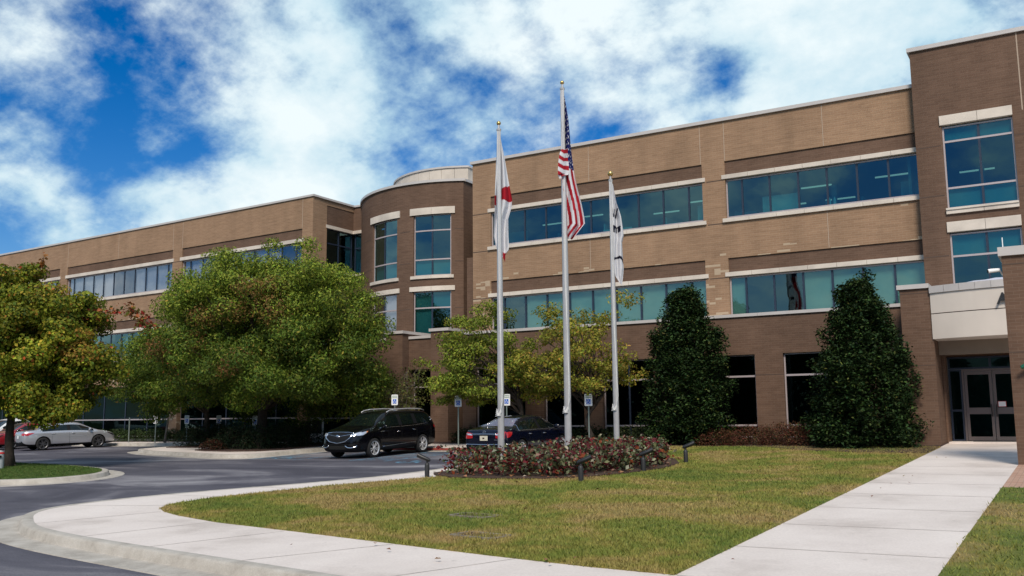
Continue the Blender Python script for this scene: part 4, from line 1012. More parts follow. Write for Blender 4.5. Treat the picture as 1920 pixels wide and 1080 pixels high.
# two hollies against the wall: dense cones
def holly(label, cx, cy_, H, rad, seed, n, pf):
    r = np.random.default_rng(seed); z0 = G(cx, cy_)+.15
    t = thing('holly_tree', label, 'holly', (cx, cy_, z0), 0, 'large hollies against the brick wall')
    q = MB(); q.tube([(cx, cy_, z0), (cx+.05, cy_, z0+H*.5), (cx, cy_, z0+H*.96)], [.16, .09, .02], 8)
    prof = lambda u: rad*np.interp(u, [0, .08, .25, .47, .62, .75, .85, .93, 1.0], pf)
    P_ = []; ncl = 420
    u = r.random(ncl)**1.1; a = r.uniform(0, 2*math.pi, ncl); k = 1-.35*r.random(ncl)**1.5
    bump_ = 1+.13*np.sin(3*a+u*9+seed)+.10*np.sin(7*a-u*15+seed*2)+r.normal(0, .05, ncl)
    C = np.stack([cx+np.cos(a)*prof(u)*k*bump_, cy_+np.sin(a)*prof(u)*k*bump_, z0+.1+u*H*.96], 1)
    for j in range(26):
        e = C[r.integers(0, ncl)]; q.tube([(cx, cy_, e[2]-.3), tuple(e)], [.03, .012], 5)
    for j in range(9, 40):  # stray shoots on the flanks
        C[j] = (cx+np.cos(a[j])*prof(u[j])*1.09, cy_+np.sin(a[j])*prof(u[j])*1.1, C[j][2]+.15)
    for j in range(9):   # loose top shoots
        aa = r.uniform(0, 6.28); C[j] = (cx+math.cos(aa)*rad*r.uniform(.1, .38), cy_+math.sin(aa)*rad*.3, z0+H*r.uniform(.93, 1.03))
    q.build('trunk', MT['bark'], t, smooth=True)
    ci = r.integers(0, ncl, n); ci[:700] = r.integers(0, 9, 700); sh_ = r.random(n) < .6; ci = np.where((ci >= 9) & (ci < 40) & sh_, r.integers(40, ncl, n), ci)
    off = r.normal(size=(n, 3)); off /= np.maximum(np.linalg.norm(off, axis=1, keepdims=True), .3); off *= r.random((n, 1))**.5
    L = C[ci]+off*np.array([.32, .32, .34])
    # a dark filling of leaves inside so that the wall does not show through
    m_ = n//4; uu = r.random(m_)*.93; aa = r.uniform(0, 6.28, m_); kk = r.random(m_)**.5*.75
    L = np.vstack([L, np.stack([cx+np.cos(aa)*prof(uu)*kk, cy_+np.sin(aa)*prof(uu)*kk, z0+.05+uu*H*.95], 1)])
    L = L[L[:, 1] < 35.95]
    col = pick([(4, (.014,.030,.010)), (3, (.023,.046,.013)), (1.4, (.045,.074,.020)), (.2, (.11,.12,.03))], len(L), r, .3)
    leaf_mesh('crown', L, .108, col, MT['holly'], t, (cx, cy_, z0), aspect=.55, up=.6, seed=seed)
holly('dense dark holly cone nearest the flagpoles, left of the bare brick pier', -12.75, 34.1, 5.85, 1.42, 71, 52000, [.93, 1, 1, .96, .84, .70, .54, .36, .1])
holly('dense dark holly cone nearest the entrance, right of the bare brick pier', -6.15, 32.9, 5.5, 1.6, 72, 52000, [.93, 1, .97, .85, .70, .57, .44, .28, .06])

# hedges and shrubs
def mound(name, label, cat, blobs, n, pal, size, seed, mat=None, aspect=.5, group=None, top=.5):
    r = np.random.default_rng(seed); b0 = blobs[0]; base = (b0[0], b0[1], G(b0[0], b0[1])+.17)
    t = thing(name, label, cat, base, 0, group)
    v = np.array([b[2]*b[3]*b[4] for b in blobs])**.7; v /= v.sum(); ci = r.choice(len(blobs), n, p=v)
    d = r.normal(size=(n, 3)); d /= np.linalg.norm(d, axis=1, keepdims=True); d[:, 2] = np.abs(d[:, 2]); k = .45+.58*r.random(n)**.5
    k *= 1+.10*np.sin(d[:, 0]*9+ci)*np.cos(d[:, 1]*8)
    Bm = np.array(blobs)[ci]; gzz = np.array([G(b[0], b[1])+.17 for b in blobs])[ci]
    L = np.stack([Bm[:, 0]+d[:, 0]*Bm[:, 2]*k, Bm[:, 1]+d[:, 1]*Bm[:, 3]*k, gzz+d[:, 2]*Bm[:, 4]*k], 1)
    q = MB()
    for b in blobs:
        z = G(b[0], b[1])+.12
        for j in range(5):
            e = (b[0]+r.uniform(-.5, .5)*b[2], b[1]+r.uniform(-.5, .5)*b[3], z+b[4]*r.uniform(.5, .85)); q.tube([(b[0]+r.uniform(-.1, .1), b[1]+r.uniform(-.1, .1), z), e], [.018, .008], 5)
    q.build('stems', MT['bark'], t)
    leaf_mesh('foliage', L, size, pick(pal, n, r, .25), mat or MT['holly'], t, base, aspect=aspect, up=.4, seed=seed)
    return t
DK = [(4, (.012,.024,.012)), (2, (.020,.036,.015)), (.6, (.045,.030,.018))]
mound('hedge', 'low dark clipped hedge on the tip of the planted island', 'hedge', [(-38.2,32.4,.9,.8,1.0), (-37.2,32.3,.9,.8,1.1), (-36.4,32.5,.8,.9,1.05), (-37.6,33.6,1.0,.8,1.1)], 9000, DK, .07, 81)
mound('hedge', 'dark hedge under the big shade tree beside the pale pavement edge', 'hedge', [(-34.0,31.2,.9,1.1,1.1), (-32.7,30.4,.95,.9,1.1), (-31.4,30.3,.95,.9,1.1), (-30.8,31.4,.85,1.0,1.1), (-31.0,33.0,.85,1.1,1.1), (-32.6,32.6,1.3,1.2,1.15)], 20000, DK, .07, 82)
mound('shrub', 'brownish red sprawling shrub in the mulch under the shade tree', 'shrub', [(-33.7,29.75,.65,.5,.5), (-33.1,29.6,.4,.4,.35)], 1500, [(2, (.05,.022,.014)), (1, (.08,.03,.02)), (1, (.02,.03,.014))], .08, 83)
rs = random.Random(9)
for i in range(7):
    x = -57+i*3.3; mound('groundcover_shrub', 'low green shrub in the mulch along the foot of the left wing', 'shrub', [(x,37.2,1.6,.6,.75), (x+1.5,37.3,1.5,.6,.7)], 3800, [(3, (.030,.050,.016)), (2, (.05,.075,.024))], .09, 90+i, group='low shrubs along the left wing')
RB = [(3, (.13,.040,.028)), (2, (.10,.055,.028)), (1.5, (.17,.065,.032)), (1.2, (.055,.055,.022)), (.6, (.09,.085,.03))]
for i, (x, y, w, h, lb) in enumerate(((-11.35,33.3,.9,.62,'russet leaved low shrub beside the left holly, leftmost of the row'), (-10.2,33.6,.95,.72,'russet leaved low shrub second from the left holly'), (-9.1,33.6,.9,.80,'russet leaved shrub in front of the bare brick pier'), (-8.2,33.3,.8,.88,'russet leaved taller shrub touching the right holly'))):
    mound('barberry_shrub', lb, 'shrub', [(x,y,w,.75,h), (x+.3,y+.5,w*.8,.6,h*.95)], 4200, RB, .06, 100+i, mat=MT['leaf'], group='russet shrubs along the brick wall')
for i, (x, y) in enumerate(((-21.6,35.3), (-19.4,35.4), (-17.4,35.2), (-15.3,34.6), (-23.6,35.4), (-14.2,33.8))):
    mound('border_shrub', 'dark green border shrub in the mulch under the dogwoods', 'shrub', [(x,y,1.0,.5,.7), (x+.8,y,.8,.5,.6)], 2600, [(3, (.022,.034,.014)), (1, (.045,.055,.02))], .09, 110+i, group='dark border shrubs under the dogwoods')

# the flagpole bed: mulch and leafy red and green plants
def bed_xy(n, r, grow=0.0):
    poly = [(-14.75,20.75),(-14.2,20.15),(-13.5,19.75),(-12.4,19.7),(-11.2,19.9),(-10.3,20.6),(-9.8,21.8),(-9.55,23.2),(-9.7,24.7),(-10.4,26.2),(-11.6,27.4),(-12.6,27.8),(-13.4,27.2),(-13.9,25.6),(-14.4,23.2)]
    P_ = np.array(poly); c0 = P_.mean(0); P_ = c0+(P_-c0)*(1+grow)
    out = []
    def inside(x, y):
        c_ = False; j = len(P_)-1
        for i in range(len(P_)):
            if (P_[i][1] > y) != (P_[j][1] > y) and x < (P_[j][0]-P_[i][0])*(y-P_[i][1])/(P_[j][1]-P_[i][1])+P_[i][0]: c_ = not c_
            j = i
        return c_
    while len(out) < n:
        x = r.uniform(P_[:, 0].min(), P_[:, 0].max()); y = r.uniform(P_[:, 1].min(), P_[:, 1].max())
        if inside(x, y): out.append((x, y))
    return np.array(out), P_
r = np.random.default_rng(12)
_, PB = bed_xy(1, r, .05)
sheet('mulch_bed', [tuple(p) for p in PB], .20, MT['mulch'], skirt=.1)
NPL = 620
pts, _ = bed_xy(NPL, r, -.02)
LC, LS, CC = [], [], []
BP = [(2.8, (.17,.022,.026)), (2.2, (.10,.018,.024)), (3.4, (.075,.090,.038)), (2.8, (.14,.15,.075)), (1.6, (.34,.34,.23)), (1.0, (.22,.055,.02)), (1.2, (.03,.04,.02)), (.7, (.30,.16,.13))]
for (x, y) in pts:
    nl = int(r.integers(16, 30)); z0 = G(x, y)+.17; hh = r.uniform(.28, .72)
    c = np.stack([x+r.normal(0, .13, nl), y+r.normal(0, .13, nl), z0+hh*r.random(nl)**.55], 1); LC.append(c)
    w = np.array([p[0] for p in BP])*r.uniform(.1, 1, len(BP))**1.3; CC.append(pick([(a, b2[1]) for a, b2 in zip(w, BP)], nl, r, .2))
bt = thing('bedding_plants', 'mass of red and green leaved bedding plants around the three flagpoles', 'bedding plants', (-12.2, 23, G(-12.2, 23)+.17)); tag(bt, kind='stuff')
leaf_mesh('foliage', np.vstack(LC), .115, np.vstack(CC), MT['leaf'], bt, tuple(bt.location), aspect=.62, up=.15, seed=13)['kind'] = 'stuff'
# fallen leaves on the mulch and near edge
lf, _ = bed_xy(260, r, .12); L = np.stack([lf[:, 0], lf[:, 1], [G(x, y)+.215 for x, y in lf]], 1)
o = leaf_mesh('fallen_leaves', L, .11, pick([(2, (.42,.20,.10)), (2, (.30,.10,.05)), (1, (.50,.40,.33))], len(L), r), MT['leaf'], None, (0, 0, 0), aspect=.7, up=3, seed=14)
tag(o, 'fallen rust and tan leaves on the mulch of the flagpole bed', 'fallen leaves', kind='stuff')

lx = r.uniform(-15, -3, 150); ly = r.uniform(9.5, 30, 150); m_ = (lx > -14+ (ly < 14)*3)
L = np.stack([lx[m_], ly[m_], GA+GB*ly[m_]+GC*lx[m_]+.185], 1)
o = leaf_mesh('fallen_leaves', L, .07, pick([(2, (.30,.16,.07)), (2, (.22,.10,.05)), (1, (.36,.28,.12))], len(L), r), MT['leaf'], None, (0, 0, 0), aspect=.7, up=3, seed=15)
tag(o, 'few dry leaves scattered over the lawn', 'fallen leaves', kind='stuff')
# grass blades over the lawn
def inside_poly(P_, x, y):
    c_ = np.zeros(len(x), bool); j = len(P_)-1
    for i in range(len(P_)):
        xi, yi = P_[i]; xj, yj = P_[j]
        if yi != yj:
            m_ = ((yi > y) != (yj > y)) & (x < (xj-xi)*(y-yi)/(yj-yi)+xi); c_ ^= m_
        j = i
    return c_
def blades(name, label, poly, n, seed, mat, h=(.025, .06), w=.006, near=True, colr=(.85, 1.22)):
    r = np.random.default_rng(seed); P_ = np.array(poly)
    x = r.uniform(P_[:, 0].min(), P_[:, 0].max(), n*3); y = P_[:, 1].min()+(P_[:, 1].max()-P_[:, 1].min())*r.random(n*3)**(1.7 if near else 1.0)
    m_ = inside_poly(P_, x, y); x = x[m_][:n]; y = y[m_][:n]; n = len(x)
    x = x+r.normal(0, .018, n); y = y+r.normal(0, .018, n)
    z = GA+GB*y+GC*x+.155; a = r.uniform(0, 2*math.pi, n); hh = r.uniform(*h, n); ww = w*(1+y*.05)
    dx, dy = np.cos(a)*ww, np.sin(a)*ww; lx, ly = r.normal(0, .5, n)*hh, r.normal(0, .5, n)*hh
    V = np.stack([np.stack([x-dx, y-dy, z], 1), np.stack([x+dx, y+dy, z], 1), np.stack([x+lx, y+ly, z+hh], 1)], 1).reshape(-1, 3)
    me = bpy.data.meshes.new(name); me.vertices.add(n*3); me.vertices.foreach_set('co', V.ravel().astype(np.float32))
    me.loops.add(n*3); me.loops.foreach_set('vertex_index', np.arange(n*3, dtype=np.int32)); me.polygons.add(n)
    me.polygons.foreach_set('loop_start', (np.arange(n)*3).astype(np.int32)); me.polygons.foreach_set('loop_total', np.full(n, 3, np.int32))
    ca = me.color_attributes.new('Col', 'FLOAT_COLOR', 'POINT'); k = r.uniform(*colr, n); c = np.ones((n, 3, 4), np.float32); c[:, :, :3] = k[:, None, None]
    ca.data.foreach_set('color', c.ravel()); me.materials.append(mat); me.update()
    tag(link(name, me), label, 'grass', kind='stuff')
blades('grass', 'short green and straw coloured grass of the lawn around the flagpole bed', LAWN, 190000, 3, MT['grassm'])
blades('grass', 'short grass right of the entrance walk', [(-1.4,6.5),(-1.4,20.25),(3.5,20.25),(3.5,6.5)], 26000, 4, MT['grassm'])
mg = leafmat('island_grass', .8, .2, .1)
def isl():
    P_ = [tuple(p) for p in offset(IL, -.2)]
    r = np.random.default_rng(6); PP = np.array(P_); n = 40000
    x = r.uniform(-37, -26, n*2); y = r.uniform(14, 22, n*2); m_ = inside_poly(PP, x, y); x = x[m_][:n]; y = y[m_][:n]
    L = np.stack([x, y, GA+GB*y+GC*x+.175], 1)
    o = leaf_mesh('grass', L, .06, pick([(3, (.06,.115,.022)), (2, (.085,.14,.03)), (.6, (.15,.16,.05))], len(L), r), mg, None, (0, 0, 0), aspect=.16, up=0, droop=-1.5, seed=6)
    tag(o, 'short green grass on the island at the left', 'grass', kind='stuff')
isl()
# dark woods on the far side of the street, seen only as reflections in the glass
r = np.random.default_rng(77); n = 40000
a = r.uniform(-170, 90, n); hgt = 11+2.5*np.sin(a*.13)+2*np.sin(a*.31+1)+1.2*np.sin(a*.9)
L = np.stack([a, -42+r.normal(0, 2.5, n)+.06*a, -1.5+r.random(n)**.7*(hgt+1.5)], 1)
o = leaf_mesh('distant_woods', L, 1.1, pick([(1, (.020,.035,.014)), (1, (.03,.05,.02))], n, r), MT['leaf'], None, (0, 0, 0), aspect=.7, up=.2, seed=78)
tag(o, 'dark belt of woods across the street behind the viewer', 'woods', kind='stuff')

# ------------------------------------------------------------ vehicles
def paint(name, col, metal=.0, rough=.25, coat=1.0): return simple(name, col, rough, metal=metal, coat=coat, pos=False)
CM = dict(black=simple('black_paint', (.0025,.0025,.004), .2, coat=.35, spec=.25, pos=False), navy=simple('midnight_blue_paint', (.003,.004,.013), .2, coat=.45, spec=.3, pos=False), silver=paint('silver_paint', (.50,.51,.55), .6, .32), red=paint('red_paint', (.30,.012,.02), .2, .28), white=paint('white_car_paint', (.72,.74,.76), 0, .3),
 glass=simple('car_glass', (.004,.007,.007), .03, spec=.5, pos=False), rearglass=simple('rear_glass_painted_sky', (.20,.21,.31), .08, spec=1.0, coat=1.0, pos=False), trim=simple('black_trim', (.008,.008,.009), .6, spec=.2), chrome=simple('chrome', (.75,.76,.80), .12, metal=1.0), lamp=simple('clear_lamp', (.62,.66,.74), .12, metal=.5, coat=1),  # rear glass has a pale base: sky reflection painted into its colour
 tail=simple('red_lamp', (.42,.012,.016), .15, coat=1), tyre=simple('tyre_rubber', (.013,.013,.014), .85), rim=simple('alloy_rim', (.74,.75,.78), .38, metal=.6), rimd=simple('dark_alloy', (.10,.10,.11), .4, metal=.6), plate=simple('plate_cream', (.62,.58,.46), .6, var=.15, scale=25, pos=False), amber=simple('amber_lamp', (.7,.22,.05), .3), arch=simple('wheel_well', (.004,.004,.004), .95))
def lerp_list(l, x):
    xs = [p[0] for p in l]; ys = [p[1] for p in l]; return float(np.interp(x, xs, ys))
def eval_mesh(o):
    dg = bpy.context.evaluated_depsgraph_get(); dg.update(); return bpy.data.meshes.new_from_object(o.evaluated_get(dg), depsgraph=dg)
class Car:
    def __init__(s, name, label, cat, loc, rz, pitch, sp, paintm, group=None):
        s.t = thing(name, label, cat, loc, rz, group); s.t.rotation_euler = (0, pitch, rz); s.t['_local'] = 1; s.sp = sp; s.pm = paintm
        xs = sp['x']; vs = []; fs = []; mi = []
        def ring(x):
            zb, zt, zl, w = (lerp_list(sp[k], x) for k in ('zb', 'zt', 'zl', 'w'))
            cab = sp['cab'][0] < x < sp['cab'][1]; zt = max(zt, zl+.015)
            k = min(1, max(0, (zt-zl-.08)/.3)) if cab else 0
            wt = (w*.90)*(1-k)+sp['wt']*k
            sh = w*.945
            h = [(0, zb), (w*.84, zb), (w*.96, zb+.10), (w, zb+(zl-zb)*.48), (w*.985, zl-.05), (sh, zl), (wt+(.02 if k else 0), zt-.055*k-.012), (wt-.075, zt-.018), (wt*.45, zt), (0, zt+.008)]
            return h
        H = 10; full = 2*H-2
        for x in xs:
            h = ring(x); r = [(x, y, z) for y, z in h] + [(x, -y, z) for y, z in reversed(h[1:-1])]
            vs += r
        for i in range(len(xs)-1):
            xm = (xs[i]+xs[i+1])/2
            for j in range(full):
                j2 = (j+1) % full
                fs.append((i*full+j, i*full+j2, (i+1)*full+j2, (i+1)*full+j))
                jj = j if j < H-1 else full-1-j     # band index 0..8 on either side
                m = 0
                if jj <= 1: m = 1
                if jj == 5 and any(a < xm < b for a, b in sp['side']): m = 2
                if jj in (7, 8) and sp['ws'][0] < xm < sp['ws'][1]: m = 3
                if jj in (7, 8) and sp['rw'][0] < xm < sp['rw'][1]: m = 4
                if jj == 5 and sp['side'][0][0] < xm < sp['side'][-1][1] and m == 0: m = 1
                mi.append(m)
        fs.append(tuple(range(full))); mi.append(0); fs.append(tuple(reversed(range((len(xs)-1)*full, len(xs)*full)))); mi.append(0)
        me = bpy.data.meshes.new('c'); me.from_pydata(vs, [], fs)
        mats = [paintm, CM['trim'], CM['glass'], CM['glass'], CM['rearglass'], CM['arch']]
        for m in mats: me.materials.append(m)
        me.polygons.foreach_set('material_index', mi); me.update()
        bm = bmesh.new(); bm.from_mesh(me); bmesh.ops.recalc_face_normals(bm, faces=bm.faces); bm.to_mesh(me); bm.free()
        o = bpy.data.objects.new('c', me); COL.objects.link(o)
        md = o.modifiers.new('s', 'SUBSURF'); md.levels = 2; md.render_levels = 2
        base = eval_mesh(o); o.modifiers.clear(); o.data = base
        s.bvh = BVHTree.FromPolygons([v.co[:] for v in base.vertices], [p.vertices[:] for p in base.polygons])
        tmp = []
        for wx in sp['wheels']:
            for sy in (-1, 1):
                cm = MB(); cm.lathe([(0, sy*(sp['W']/2-.30)), (sp['r']+.055, sy*(sp['W']/2-.30)), (sp['r']+.055, sy*(sp['W']/2+.3)), (0, sy*(sp['W']/2+.3))], (wx, 0, sp['r']+.01), 28, 'y')
                cm.mi = 5; co = cm.build('cut', mats, None, origin=(0, 0, 0))
                for p in co.data.polygons: p.material_index = 5
                b2 = bmesh.new(); b2.from_mesh(co.data); bmesh.ops.remove_doubles(b2, verts=b2.verts, dist=1e-5); bmesh.ops.recalc_face_normals(b2, faces=b2.faces); b2.to_mesh(co.data); b2.free()
                md = o.modifiers.new('b', 'BOOLEAN'); md.object = co; md.operation = 'DIFFERENCE'; md.solver = 'EXACT'; tmp.append(co)
        res = eval_mesh(o)
        bpy.data.objects.remove(o)
        for q in tmp: bpy.data.objects.remove(q)
        for names, idx in ((('body', 'underbody', 'side_window', 'windshield', 'rear_window', 'wheel_well'), None),):
            for k, nm in enumerate(names):
                polys = [p for p in res.polygons if p.material_index == k]
                if not polys: continue
                groups = [polys]
                if nm == 'wheel_well':
                    groups = [[p for p in polys if p.center.y*sy > 0 and p.center.x*sx > 0] for sx in (-1, 1) for sy in (-1, 1)]
                if nm == 'side_window':
                    groups = [[p for p in polys if p.center.y > 0], [p for p in polys if p.center.y < 0]]
                for g_ in groups:
                    if not g_: continue
                    used = {}; V = []; F = []
                    for p in g_:
                        f = []
                        for vi in p.vertices:
                            if vi not in used: used[vi] = len(V); V.append(tuple(res.vertices[vi].co))
                            f.append(used[vi])
                        F.append(f)
                    m2 = bpy.data.meshes.new(nm); m2.from_pydata(V, [], F); m2.materials.append(mats[k])
                    m2.polygons.foreach_set('use_smooth', [True]*len(F)); m2.set_sharp_from_angle(angle=R(38)); m2.update(); link(nm, m2, s.t)
        for wx in sp['wheels']:
            for sy in (-1, 1): s.wheel(wx, sy)
    def wheel(s, wx, sy):
        sp = s.sp; r = sp['r']; W2 = sp['W']/2-.015; c = (wx, 0, r)
        q = MB(); prof = [(r*.71, sy*(W2-.02)), (r*.76, sy*W2), (r*.90, sy*(W2-.004)), (r*.985, sy*(W2-.03)), (r, sy*(W2-.07)), (r, sy*(W2-.18)), (r*.97, sy*(W2-.22)), (r*.71, sy*(W2-.22))]
        q.lathe(prof, c, 32, 'y', closed=True); w = q.build('wheel', CM['tyre'], s.t, origin=(0, 0, 0), angle=40)
        q = MB(); q.lathe([(r*.64, sy*(W2-.03)), (r*.715, sy*(W2-.012)), (r*.715, sy*(W2-.03)), (r*.70, sy*(W2-.15)), (r*.67, sy*(W2-.15)), (r*.64, sy*(W2-.05))], c, 32, 'y', closed=True)
        n = sp.get('spokes', 10)
        for i in range(n):
            a = 2*math.pi*(i+(0.16 if i % 2 else -.16)*(1 if n > 8 else 0))/n
            p0 = Vector((wx+math.cos(a)*r*.10, sy*(W2-.035), r+math.sin(a)*r*.10)); p1 = Vector((wx+math.cos(a)*r*.67, sy*(W2-.022), r+math.sin(a)*r*.67))
            t = Vector((-math.sin(a), 0, math.cos(a)))*r*.042; d = Vector((0, -sy*.025, 0))
            vs = [p0-t*1.1, p0+t*1.1, p1+t, p1-t]; q.add([tuple(v) for v in vs]+[tuple(v+d) for v in vs], [(0,1,2,3),(4,7,6,5),(0,4,5,1),(1,5,6,2),(2,6,7,3),(3,7,4,0)])
        q.lathe([(0, sy*(W2-.02)), (r*.13, sy*(W2-.024)), (r*.16, sy*(W2-.05)), (0, sy*(W2-.05))], c, 16, 'y')
        q.build('rim', CM[sp.get('rimmat', 'rim')], w, origin=(0, 0, 0))
        q = MB(); q.lathe([(0, sy*(W2-.10)), (r*.68, sy*(W2-.10)), (r*.68, sy*(W2-.12)), (0, sy*(W2-.12))], c, 20, 'y'); q.build('brake', CM['arch'], w, origin=(0, 0, 0))
    def cast(s, a, b, d):
        O, D = {'left': ((a, 3, b), (0, -1, 0)), 'right': ((a, -3, b), (0, 1, 0)), 'rear': ((-4, a, b), (1, 0, 0)), 'front': ((4, a, b), (-1, 0, 0)), 'top': ((a, b, 3), (0, 0, -1))}[d]
        h = s.bvh.ray_cast(Vector(O), Vector(D)); return (h[0], -Vector(D)) if h[0] is not None else (None, None)
    def patch(s, name, top, bot, d, mat, off=.008, n=8, m=3, parent=None):
        """a panel laid on the body between two lines drawn in the view 'd'"""
        top = [Vector(p) for p in top]; bot = [Vector(p) for p in bot]
        def at(l, t):
            t *= len(l)-1; i = min(int(t), len(l)-2); return l[i].lerp(l[i+1], t-i)
        V = []; F = []; ok = []
        for i in range(n+1):
            for j in range(m+1):
                p = at(top, i/n).lerp(at(bot, i/n), j/m); h, nn = s.cast(p[0], p[1], d)
                if h is None: h = None
                ok.append(h is not None); V.append(tuple(h+nn*off) if h is not None else (0, 0, 0))
        for i in range(n):
            for j in range(m):
                f = (i*(m+1)+j, (i+1)*(m+1)+j, (i+1)*(m+1)+j+1, i*(m+1)+j+1)
                if all(ok[k] for k in f): F.append(f)
        if not F: return None
        q = MB(); q.add(V, F); return q.build(name, mat, parent or s.t, origin=(0, 0, 0), smooth=True)
    def line(s, name, pts, d, mat, r=.008, off=.004, n=14, parent=None):
        pts = [Vector(p) for p in pts]; out = []
        for i in range(n+1):
            t = i/n*(len(pts)-1); k = min(int(t), len(pts)-2); p = pts[k].lerp(pts[k+1], t-k); h, nn = s.cast(p[0], p[1], d)
            if h is not None: out.append(h+nn*off)
        if len(out) < 2: return
        q = MB(); q.tube(out, r, 6); return q.build(name, mat, parent or s.t, origin=(0, 0, 0), smooth=True)

SEDAN = dict(W=1.87, r=.345, wheels=(-1.46, 1.46), wt=.56, cab=(-1.78, 1.36),
 x=[-2.47,-2.44,-2.36,-2.1,-1.82,-1.66,-1.52,-1.25,-.98,-.80,-.5,-.16,-.06,.25,.52,.62,.9,1.22,1.36,1.5,1.9,2.2,2.36,2.44,2.47],
 zt=[(-2.47,.86),(-2.44,.98),(-2.36,1.055),(-2.1,1.085),(-1.72,1.11),(-.98,1.395),(-.7,1.45),(-.2,1.475),(.25,1.47),(.55,1.425),(1.3,1.045),(1.5,.995),(2.0,.92),(2.3,.80),(2.44,.68),(2.47,.60)],
 zl=[(-2.47,.78),(-2.4,.92),(-2.1,.965),(-1.5,.975),(0,.945),(1.2,.925),(1.6,.90),(2.1,.82),(2.35,.70),(2.47,.55)],
 zb=[(-2.47,.40),(-2.38,.24),(-2.0,.20),(2.0,.19),(2.38,.22),(2.47,.32)],
 w=[(-2.47,.70),(-2.40,.83),(-2.15,.90),(-1.6,.935),(1.5,.935),(2.1,.885),(2.36,.78),(2.47,.58)],
 side=[(-1.52,-.16),(-.06,1.22)], ws=(.55,1.30), rw=(-1.70,-.92))
SUV = dict(W=2.0, r=.372, wheels=(-1.53, 1.54), wt=.68, cab=(-2.52, 1.46),
 x=[-2.57,-2.54,-2.47,-2.36,-2.2,-2.0,-1.7,-1.15,-1.07,-.6,-.18,-.10,.3,.5,.62,.95,1.3,1.46,1.62,1.9,2.2,2.42,2.53,2.58],
 zt=[(-2.57,.98),(-2.54,1.12),(-2.47,1.34),(-2.36,1.53),(-2.2,1.64),(-2.0,1.70),(-1.2,1.745),(-.3,1.75),(.3,1.725),(.6,1.665),(1.4,1.22),(1.62,1.15),(2.0,1.10),(2.3,1.03),(2.45,.93),(2.55,.76),(2.58,.62)],
 zl=[(-2.57,.92),(-2.5,1.10),(-2.2,1.16),(-1.5,1.12),(0,1.075),(1.3,1.06),(1.7,1.03),(2.2,.95),(2.42,.82),(2.58,.58)],
 zb=[(-2.57,.42),(-2.45,.27),(-2.0,.23),(2.1,.22),(2.45,.24),(2.58,.36)],
 w=[(-2.57,.80),(-2.48,.92),(-2.2,.97),(-1.6,1.0),(1.6,1.0),(2.1,.965),(2.4,.86),(2.58,.62)],
 side=[(-2.2,-1.15),(-1.07,-.18),(-.10,1.30)], ws=(.6,1.42), rw=(-2.50,-2.2), spokes=10)
def mirror(c, x, y, z, mat, chrome=None):
    for sy in (-1, 1):
        q = MB(); Y = sy*y
        q.tube([(x+.05, Y*.93, z-.03), (x, Y*1.01, z)], [.02, .025], 6)
        b = len(q.v); q.lathe([(0,-.07),(.055,-.06),(.085,-.02),(.085,.03),(.06,.06),(0,.065)], (0,0,0), 12, 'x')
        for i in range(b, len(q.v)):
            a, b2, c2 = q.v[i]; q.v[i] = (x+a*.9, Y*1.07+b2*1.35, z+.02+c2*.95)
        o = q.build('mirror', mat, c.t, origin=(0, 0, 0), angle=40)
        if chrome:
            q = MB(); b = 0; q.lathe([(0,-.0),(.06,-.0),(.072,.03),(.05,.068),(0,.072)], (0,0,0), 10, 'x')
            q.v = [(x+.0+a*.95, Y*1.07+b2*1.4, z+.045+c2*.6) for a, b2, c2 in q.v]; q.build('mirror_cap', CM['chrome'], o, origin=(0, 0, 0), angle=40)
def seams(c, xs, z0, z1):
    for sd_ in ('left', 'right'):
        for x in xs: c.line('door_seam', [(x, z1), (x+.01, z0+.2), (x, z0)], sd_, CM['arch'], .004, .001, 10)
def handles(c, ps, mat):
    for sd_ in ('left', 'right'):
        for (x, z) in ps:
            h0, n = c.cast(x-.085, z, sd_); h1, _ = c.cast(x+.085, z, sd_)
            if h0 is None or h1 is None: continue
            q = MB(); q.tube([h0+n*.004, h0+n*.035+Vector((.02,0,0)), h1+n*.035-Vector((.02,0,0)), h1+n*.004], .013, 6); q.build('door_handle', mat, c.t, origin=(0, 0, 0), smooth=True)

# black SUV, nose to the street
PITCH = .0282
def gloc(x, y): return (x, y, G(x, y)+.004)
c = Car('suv', 'black three row SUV with chrome grille and silver roof rails, nose toward the street', 'SUV', gloc(-24.05, 29.75), R(-90), PITCH, SUV, CM['black'])
c.patch('grille', [(-.62,.90),(-.4,.955),(0,.965),(.4,.955),(.62,.90)], [(-.56,.80),(-.36,.66),(0,.60),(.36,.66),(.56,.80)], 'front', CM['trim'], .012, 14, 4)
for pp in ([(-.66,.955),(-.4,.985),(0,.99),(.4,.985),(.66,.955)], [(-.64,.95),(-.60,.80),(-.38,.645),(0,.585),(.38,.645),(.60,.80),(.64,.95)]):
    c.line('grille_surround', pp, 'front', CM['chrome'], .022, .015, 22)
c.line('grille_wing', [(-.62,.92),(-.3,.875),(-.08,.84)], 'front', CM['chrome'], .014, .02); c.line('grille_wing', [(.62,.92),(.3,.875),(.08,.84)], 'front', CM['chrome'], .014, .02)
h, n = c.cast(0, .84, 'front')
q = MB()
for k in (-1, 0, 1):
    q.lathe([(0,.0),(.045,.0),(.052,.012),(.045,.024),(0,.028)], (h.x+.012, h.y+k*.042, h.z-k*.012), 12, 'x')
q.build('emblem', CM['chrome'], c.t, origin=(0, 0, 0), smooth=True)
